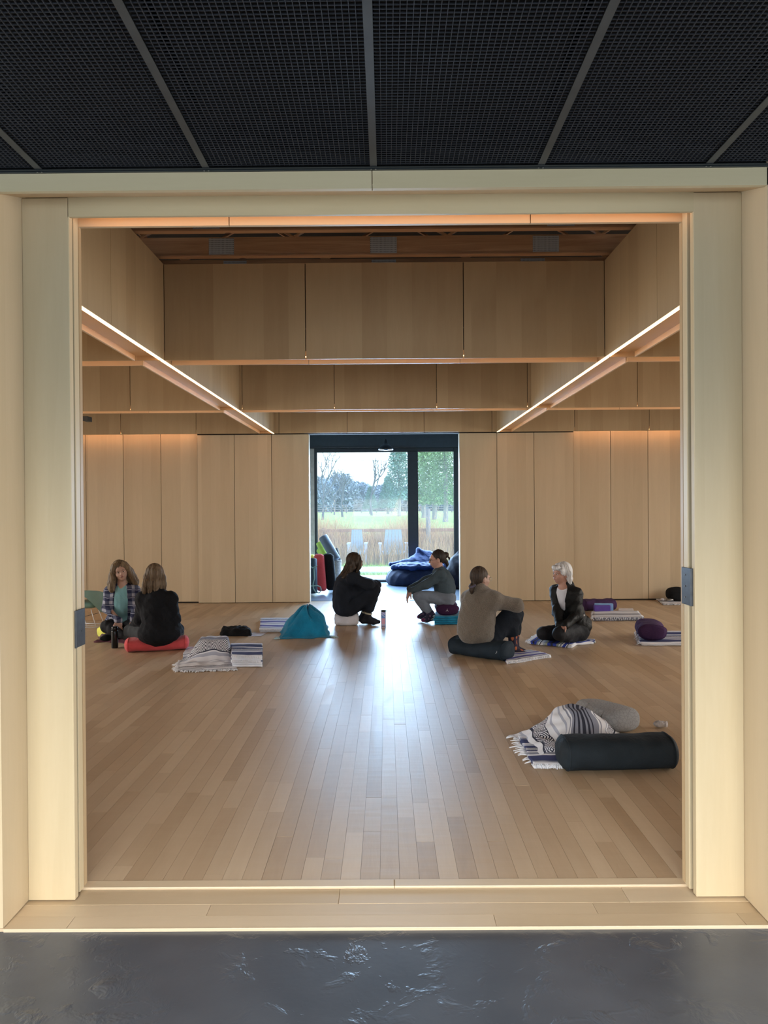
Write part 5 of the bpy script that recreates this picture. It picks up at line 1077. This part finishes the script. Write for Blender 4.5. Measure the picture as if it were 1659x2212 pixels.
# ---------------------------------------------------------------- P4 grey sweatshirt and leggings, profile left
sk4 = skin_m('skin_rosy', (0.50,0.29,0.23)); M['slatejersey'] = cloth('slate_sweatshirt', (0.055,0.080,0.100), 0.2, crease=9, bump=0.45); M['greyleg'] = cloth('steel_grey_leggings', (0.16,0.19,0.24), 0.2, crease=8)
J = dict(skull=(943,1206,0), neck=(949,1232,0), chest=(956,1254,0), waist=(962,1274,0), pelvis=(965,1291,0), shL=(951,1243,-.155), shR=(951,1242,.155),
    elL=(921,1262,-.16), wrL=(888,1277,-.12), elR=(919,1255,.14), wrR=(886,1272,.04), hipL=(965,1294,-.09), hipR=(965,1294,.09), knL=(903,1287,-.12), anL=(929,1323,-.10), knR=(903,1287,.10), anR=(920,1320,.08))
pd = person('woman with glasses and a bun in slate sweatshirt, seated in profile on the plum bolster', None, J, 10.0, (-0.97,-0.16,-0.10), (0.0,0,1), sk4)
W3 = pd['W']; P = pd['P']
ex = hand_prims(W3['wrL'], (-0.50,0,-0.9), (0.75,0.1,-0.2), 1.05, 0.45, 1)+hand_prims(W3['wrR'], (-0.45,0,-0.95), (0.75,0,-0.2), 1.05, 0.45, -1)
ftL = foot_prims(W3['anL'], pj(938,1335,9.90), pj(914,1339.5,9.84), 1.05); ftR = foot_prims(W3['anR'], pj(925,1329,10.1), pj(905,1332.5,10.1), 1.05)
p4 = finish(pd, ex+ftL+ftR); face(pd, p4); glasses(pd, p4, M['gap'])
garment('sweatshirt', [infl(p, 0.024) for p in pd['tor'][1:]]+[infl(p, 0.020) for p in pd['arm']]+[E_(pj(960,1262,10.0), (0.125,0.17,0.155), I3, 0.06), C(W3['waist'], W3['waist'], 0.13, 0.13, 0.05)], M['slatejersey'], p4, fold=(0.007, 34, 9), planes=[(pj(962,1284,10.0), (0.03,0,-1))])
garment('grey_leggings', [infl(p, 0.013) for p in pd['leg']]+[infl(p, 0.014) for p in pd['tor'][:1]]+[C(pj(958,1290,10.0), pj(930,1290,10.0), 0.10, 0.08, 0.05)], M['greyleg'], p4, fold=(0.005, 38, 10))
n = N('patterned_sock'); c = n.coord(); vo = n.n('ShaderNodeTexVoronoi'); n.L(n.mapping(c, (1,1,0.6)), vo.inputs[0]); vo.inputs['Scale'].default_value = 30
M['socknavy'] = n.out(n.ramp(vo.outputs['Distance'], [(0.0, (0.16,0.09,0.17)), (0.30, (0.02,0.02,0.05))], 'CONSTANT'), 0.9)
garment('socks', [infl(p, 0.006) for p in ftL+ftR]+[C(W3['anL'].lerp(W3['knL'], 0.18), W3['anL'], 0.050, 0.042, 0.02), C(W3['anR'].lerp(W3['knR'], 0.18), W3['anR'], 0.048, 0.042, 0.02)], M['socknavy'], p4)
for a_, b_ in ((ftL[3], 0), (ftR[3], 0)): garment('sock_toe', [infl(a_, 0.0085)], cloth('plum_sock_toe', (0.12,0.02,0.08)), p4)
hD = hair_m('near_black_hair', (0.008,0.006,0.006), (0.040,0.026,0.020))
hp = cap_hair(pd, 0.010, 0.012, 0.010)+[E_(P(0,-0.135,0.030), (0.040,0.042,0.040), I3, 0.012), C(P(0,-0.10,0.01), P(0,-0.13,0.02), 0.03, 0.03, 0.01)]+lock(P, [(0,-0.09,-0.02),(0,-0.125,-0.06),(0,-0.14,-0.10),(0,-0.13,-0.135)], 0.034, 0.008)+lock(P, [(0.03,-0.15,0.02),(0.02,-0.18,-0.02),(0.02,-0.175,-0.05)], 0.014, 0.006)
garment('hair', hp, hD, p4, 0.0055, subs=[E_(P(0,0.085,-0.05), (0.085,0.085,0.085), pd['A'], 0.01), E_(P(0.08,-0.002,-0.034), (0.03,0.028,0.04), pd['A'], 0.006), E_(P(-0.08,-0.002,-0.034), (0.03,0.028,0.04), pd['A'], 0.006)], ridge=(np.array(W3['skull']), None, 0.002, 30))
# ---------------------------------------------------------------- P5 taupe sweater
n = N('taupe_rib_knit'); c = n.coord(); S = n.sep(c); rb = n.math('SINE', n.math('MULTIPLY', n.math('ADD', S[0], n.math('MULTIPLY', S[1], 0.5)), 700))
n.bump(n.math('ADD', n.math('MULTIPLY', rb, 0.45), n.math('MULTIPLY', n.noise(c, 10, 3), 5)), 0.5, 0.004)
M['taupe'] = n.out(n.ramp(n.math('ADD', n.math('MULTIPLY', n.noise(c, 160, 2), 0.8), n.math('MULTIPLY', rb, 0.03)), [(0.25, (0.10,0.083,0.066)), (0.6, (0.20,0.168,0.138))]), 0.95, sheen=0.3)
J = dict(skull=(1039,1247,0), neck=(1041,1281,.02), chest=(1035,1308,.0), waist=(1030,1345,.0), pelvis=(1036,1376,.03), shL=(1014,1293,.14), shR=(1064,1296,-.10),
    elL=(1078,1304,.34), wrL=(1112,1310,.30), elR=(1116,1308,-.06), wrR=(1112,1310,.18), hipL=(1040,1378,.14), hipR=(1056,1380,-.03), knL=(1113,1327,.16), anL=(1112,1392,.10), knR=(1106,1328,.0), anR=(1108,1394,.02))
pd = person('person in a taupe ribbed sweater with short ponytail, on the navy bolster', None, J, 7.78, (0.86,0.50,-0.02), (0.0,0,1), sk1, tors=1.08)
W3 = pd['W']; P = pd['P']; TA = pd['TA']
ex = hand_prims(W3['wrL'], (-0.1,-0.9,-0.1), (-0.3,0,-1), 1.0, 0.5, 1)+hand_prims(W3['wrR'], (-0.9,0.4,0.05), (-0.3,0,-1), 1.0, 0.5, -1)
ftR = foot_prims(W3['anR'], pj(1106,1411,7.80), pj(1134,1413,7.78), 1.05); ftL = foot_prims(W3['anL'], pj(1110,1409,7.92), pj(1136,1410,7.92), 1.05)
p5 = finish(pd, ex+ftL+ftR); face(pd, p5); M['clearframe'] = plain('clear_frame', (0.6,0.58,0.52), 0.2); glasses(pd, p5, M['clearframe'])
garment('sweater', [infl(p, 0.038) for p in pd['tor']]+[infl(p, 0.034) for p in pd['arm']]+[E_(pj(1029,1345,7.78), (0.192,0.19,0.245), I3, 0.08), E_(pj(1030,1366,7.76), (0.195,0.19,0.14), I3, 0.06), C(W3['neck'], P(0.0,-0.020,-0.085), 0.075, 0.066, 0.03), C(W3['shR'], W3['chest'], 0.09, 0.12, 0.06)], M['taupe'], p5, fold=(0.007, 26, 11))
garment('trousers', [infl(p, 0.022) for p in crop_leg(pd, 0.56)]+[infl(pd['tor'][0], 0.012), C(W3['hipR'], W3['knR'], 0.115, 0.085, 0.03), C(W3['knR'], W3['knR']+Vector((-0.03,0.02,-0.16)), 0.085, 0.07, 0.03)], cloth('dark_navy_trousers', (0.010,0.014,0.022), 0.25), p5, fold=(0.006, 34, 12))
n = N('leaf_sock'); c = n.coord(); vo = n.n('ShaderNodeTexVoronoi'); n.L(n.mapping(c, (1,1,0.62)), vo.inputs[0]); vo.inputs['Scale'].default_value = 22; vo.inputs['Randomness'].default_value = 0.7
M['sockleaf'] = n.out(n.ramp(vo.outputs['Distance'], [(0.0, (0.45,0.13,0.05)), (0.34, (0.02,0.014,0.035))], 'CONSTANT'), 0.9)
garment('patterned_socks', [infl(p, 0.007) for p in ftL+ftR]+[C(W3['anR'].lerp(W3['knR'], 0.40), W3['anR'], 0.052, 0.042, 0.02), C(W3['anL'].lerp(W3['knL'], 0.40), W3['anL'], 0.052, 0.042, 0.02)], M['sockleaf'], p5)
hE = hair_m('dark_brown_tied_hair', (0.020,0.013,0.010), (0.085,0.060,0.045))
hp = cap_hair(pd, 0.008, 0.011, 0.010)+[C(P(0,-0.085,-0.06), P(0,-0.115,-0.085), 0.035, 0.022, 0.02)]+lock(P, [(0,-0.118,-0.090),(0.0,-0.125,-0.13),(-0.005,-0.115,-0.165)], 0.030, 0.014, 0.01)
garment('hair', hp, hE, p5, 0.0055, subs=[E_(P(0,0.088,-0.05), (0.085,0.085,0.085), pd['A'], 0.01), E_(P(0.08,0.0,-0.034), (0.03,0.028,0.04), pd['A'], 0.006), E_(P(-0.08,0.0,-0.034), (0.03,0.028,0.04), pd['A'], 0.006)], ridge=(np.array(W3['skull']), None, 0.0022, 34))
cc_ = P(0,-0.112,-0.084); r_, f_, u_ = pd['A']
MB().tube([cc_+r_*0.030*math.cos(a)*(1+0.12*math.sin(5*a))+(u_*0.45+f_*0.9).normalized()*0.030*math.sin(a) for a in [k*math.pi/12 for k in range(25)]], 0.011, 8, caps=False).build('scrunchie', cloth('grey_purple_scrunchie', (0.10,0.09,0.14)), p5, True)
# ---------------------------------------------------------------- P6 white hair, kneeling
hF = hair_m('silver_white_hair', (0.50,0.51,0.53), (0.88,0.90,0.93), 0.5); sk6 = skin_m('skin_pink', (0.50,0.285,0.225)); M['jkt'] = cloth('black_shell_jacket', (0.007,0.008,0.009), 0.4, crease=12, rough=0.55, bump=0.5)
J = dict(skull=(1213,1237,0), neck=(1219,1269,.0), chest=(1224,1297,.03), waist=(1236,1328,.06), pelvis=(1245,1356,.10), shL=(1243,1283,-.06), shR=(1202,1277,.10),
    elL=(1246,1328,-.10), wrL=(1221,1352,-.26), elR=(1205,1320,-.02), wrR=(1209,1353,-.20), hipL=(1251,1362,.04), hipR=(1234,1362,.16), knL=(1208,1369,-.28), anL=(1252,1381,.06), knR=(1174,1368,-.02), anR=(1228,1378,.24))
pd = person('white-haired woman in a black jacket over a white top, kneeling on the blue striped blanket', None, J, 8.35, (-0.91,-0.40,0.06), (0.05,0,1), sk6)
W3 = pd['W']; P = pd['P']; TA = pd['TA']
ex = hand_prims(W3['wrL'], (-0.6,-0.3,-0.45), (0,-0.3,-1), 0.95, 0.4, 1)+hand_prims(W3['wrR'], (0.35,-0.3,-0.8), (0,0.2,-1), 0.95, 0.3, -1)
ft = foot_prims(W3['anL'], W3['anL']+Vector((0.02,0.05,0.01)), W3['anL']+Vector((0.10,0.17,-0.03)), 0.95)+foot_prims(W3['anR'], W3['anR']+Vector((0.02,0.05,0.01)), W3['anR']+Vector((0.08,0.17,-0.02)), 0.95)
p6 = finish(pd, ex+ft); face(pd, p6, brow=(0.35,0.28,0.25))
garment('white_top', [infl(p, 0.012) for p in pd['tor']], cloth('white_jersey', (0.70,0.72,0.80)), p6, subs=[E_(W3['neck']+Vector((-0.03,-0.04,0.035)), (0.07,0.08,0.05), I3, 0.01)], fold=(0.003, 40, 13))
fwd = (TA[1] if TA[1].y < 0 else -TA[1])
a_ = np.array(W3['neck']+fwd*0.085+Vector((-0.005,0,0.03))); b_ = np.array(W3['waist']+fwd*0.16+Vector((-0.015,0,0.07)))
garment('jacket', [infl(p, 0.024) for p in pd['tor']]+[infl(p, 0.022) for p in pd['arm']]+[E_(W3['pelvis']+Vector((0,0,0.06)), (0.165,0.15,0.11), I3, 0.05), C(W3['neck']+Vector((0.03,0.02,0)), W3['neck']+Vector((0.035,0.02,0.035)), 0.075, 0.066, 0.02)], M['jkt'], p6, subs=[('c', a_, b_, 0.078, 0.008, 0.01)], fold=(0.009, 34, 14))
garment('black_leggings', [infl(p, 0.014) for p in pd['leg']]+[infl(pd['tor'][0], 0.014), E_(pj(1249,1368,8.43), (0.10,0.13,0.10), I3, 0.06)], M['blackpants'], p6, fold=(0.004, 34, 15)); garment('socks', [infl(p, 0.005) for p in ft], M['oat'], p6)
V, Fc = blob(tuple(pj(1261.5, 1329, 8.30)), (0.010,0.006,0.012), 2.0, 12, 8, 0); mk('logo_tab', V, Fc, M['white_thread'], p6, True)
hp = cap_hair(pd, 0.006, 0.016, 0.016)
for s in (-1, 1):
    hp += lock(P, [(s*0.05,-0.02,0.06),(s*0.084,-0.040,0.0),(s*0.084,-0.055,-0.06),(s*0.075,-0.060,-0.105)], 0.040, 0.022)
    hp += lock(P, [(s*0.04,0.03,0.075),(s*0.072,0.042,0.030),(s*0.080,0.034,-0.010)], 0.028, 0.014)
hp += lock(P, [(-0.045,0.075,0.055),(0,0.088,0.050),(0.045,0.075,0.055)], 0.026, 0.026)+lock(P, [(0,-0.07,0.02),(0,-0.095,-0.05),(0,-0.085,-0.11)], 0.05, 0.025)
garment('hair', hp, hF, p6, 0.0055, subs=[E_(P(0,0.11,-0.055), (0.062,0.055,0.078), pd['A'], 0.01), E_(P(0.095,0.004,-0.042), (0.035,0.022,0.034), pd['A'], 0.006)], ridge=(np.array(W3['skull']), None, 0.003, 30))
# ---------------------------------------------------------------- bean bags in the vestibule
t = thing('bean_bag', pj(890, 1270, 14.6), 'royal blue velvet bean bag chair in front of the end window', 'bean bag')
def pp(x, y, Y): return pj(x, y, Y)
bc = pp(902,1256,14.95)
V, Fc = sdf_mesh([E_((bc.x, 14.95, 0.16), (0.62,0.46,0.27), I3, 0.08), E_((bc.x-0.03, 14.93, 0.10), (0.60,0.46,0.26), I3, 0.08)], 0.018, fold=(0.018, 16, 21), planes=[((0,0,0.004), (0,0,-1))])
mk('base_cushion', V, Fc, cloth('shaded_velvet_side', (0.006,0.013,0.045), 0.3, crease=6, rough=0.7), t, True)  # backlit shade painted in: base darker than the blue velvet above
V, Fc = sdf_mesh([C(pp(903,1190,15.15), pp(905,1230,15.1), 0.035, 0.20, 0.12), C(pp(905,1189,15.15), pp(935,1205,15.15), 0.04, 0.14, 0.12), C(pp(892,1218,15.05), pp(950,1225,15.1), 0.15, 0.20, 0.12), C(pp(845,1219,14.98), pp(895,1216,15.05), 0.05, 0.11, 0.08), C(pp(870,1236,14.7), pp(930,1234,14.7), 0.05, 0.07, 0.08)], 0.016, fold=(0.024, 17, 22))
mk('back_cushion', V, Fc, M['velvet'], t, True)
V, Fc = sdf_mesh([E_((bc.x+0.02, 14.88, 0.385), (0.53,0.38,0.085), I3, 0.05), C((bc.x-0.5,14.85,0.36), (bc.x-0.1,14.62,0.37), 0.05, 0.07, 0.05), C((bc.x-0.1,14.62,0.37), (bc.x+0.45,14.7,0.37), 0.07, 0.06, 0.05)], 0.014, fold=(0.018, 24, 31))
mk('seat_top', V, Fc, M['velvet'], t, True)
t = thing('bean_bag', pj(985, 1272, 14.2), 'midnight blue bean bag chair tucked against the right vestibule wall', 'bean bag')
V, Fc = sdf_mesh([E_(pp(991,1240,14.15), (0.25,0.30,0.32), I3, 0.1), C(pp(991,1190,14.3), pp(991,1235,14.2), 0.025, 0.20, 0.12), C(pp(986,1213,14.2), pp(1000,1220,14.2), 0.12, 0.15, 0.10)], 0.018, fold=(0.02, 14, 23), planes=[((0,0,0.004), (0,0,-1))])
mk('cover', V, Fc, M['dvelvet'], t, True)
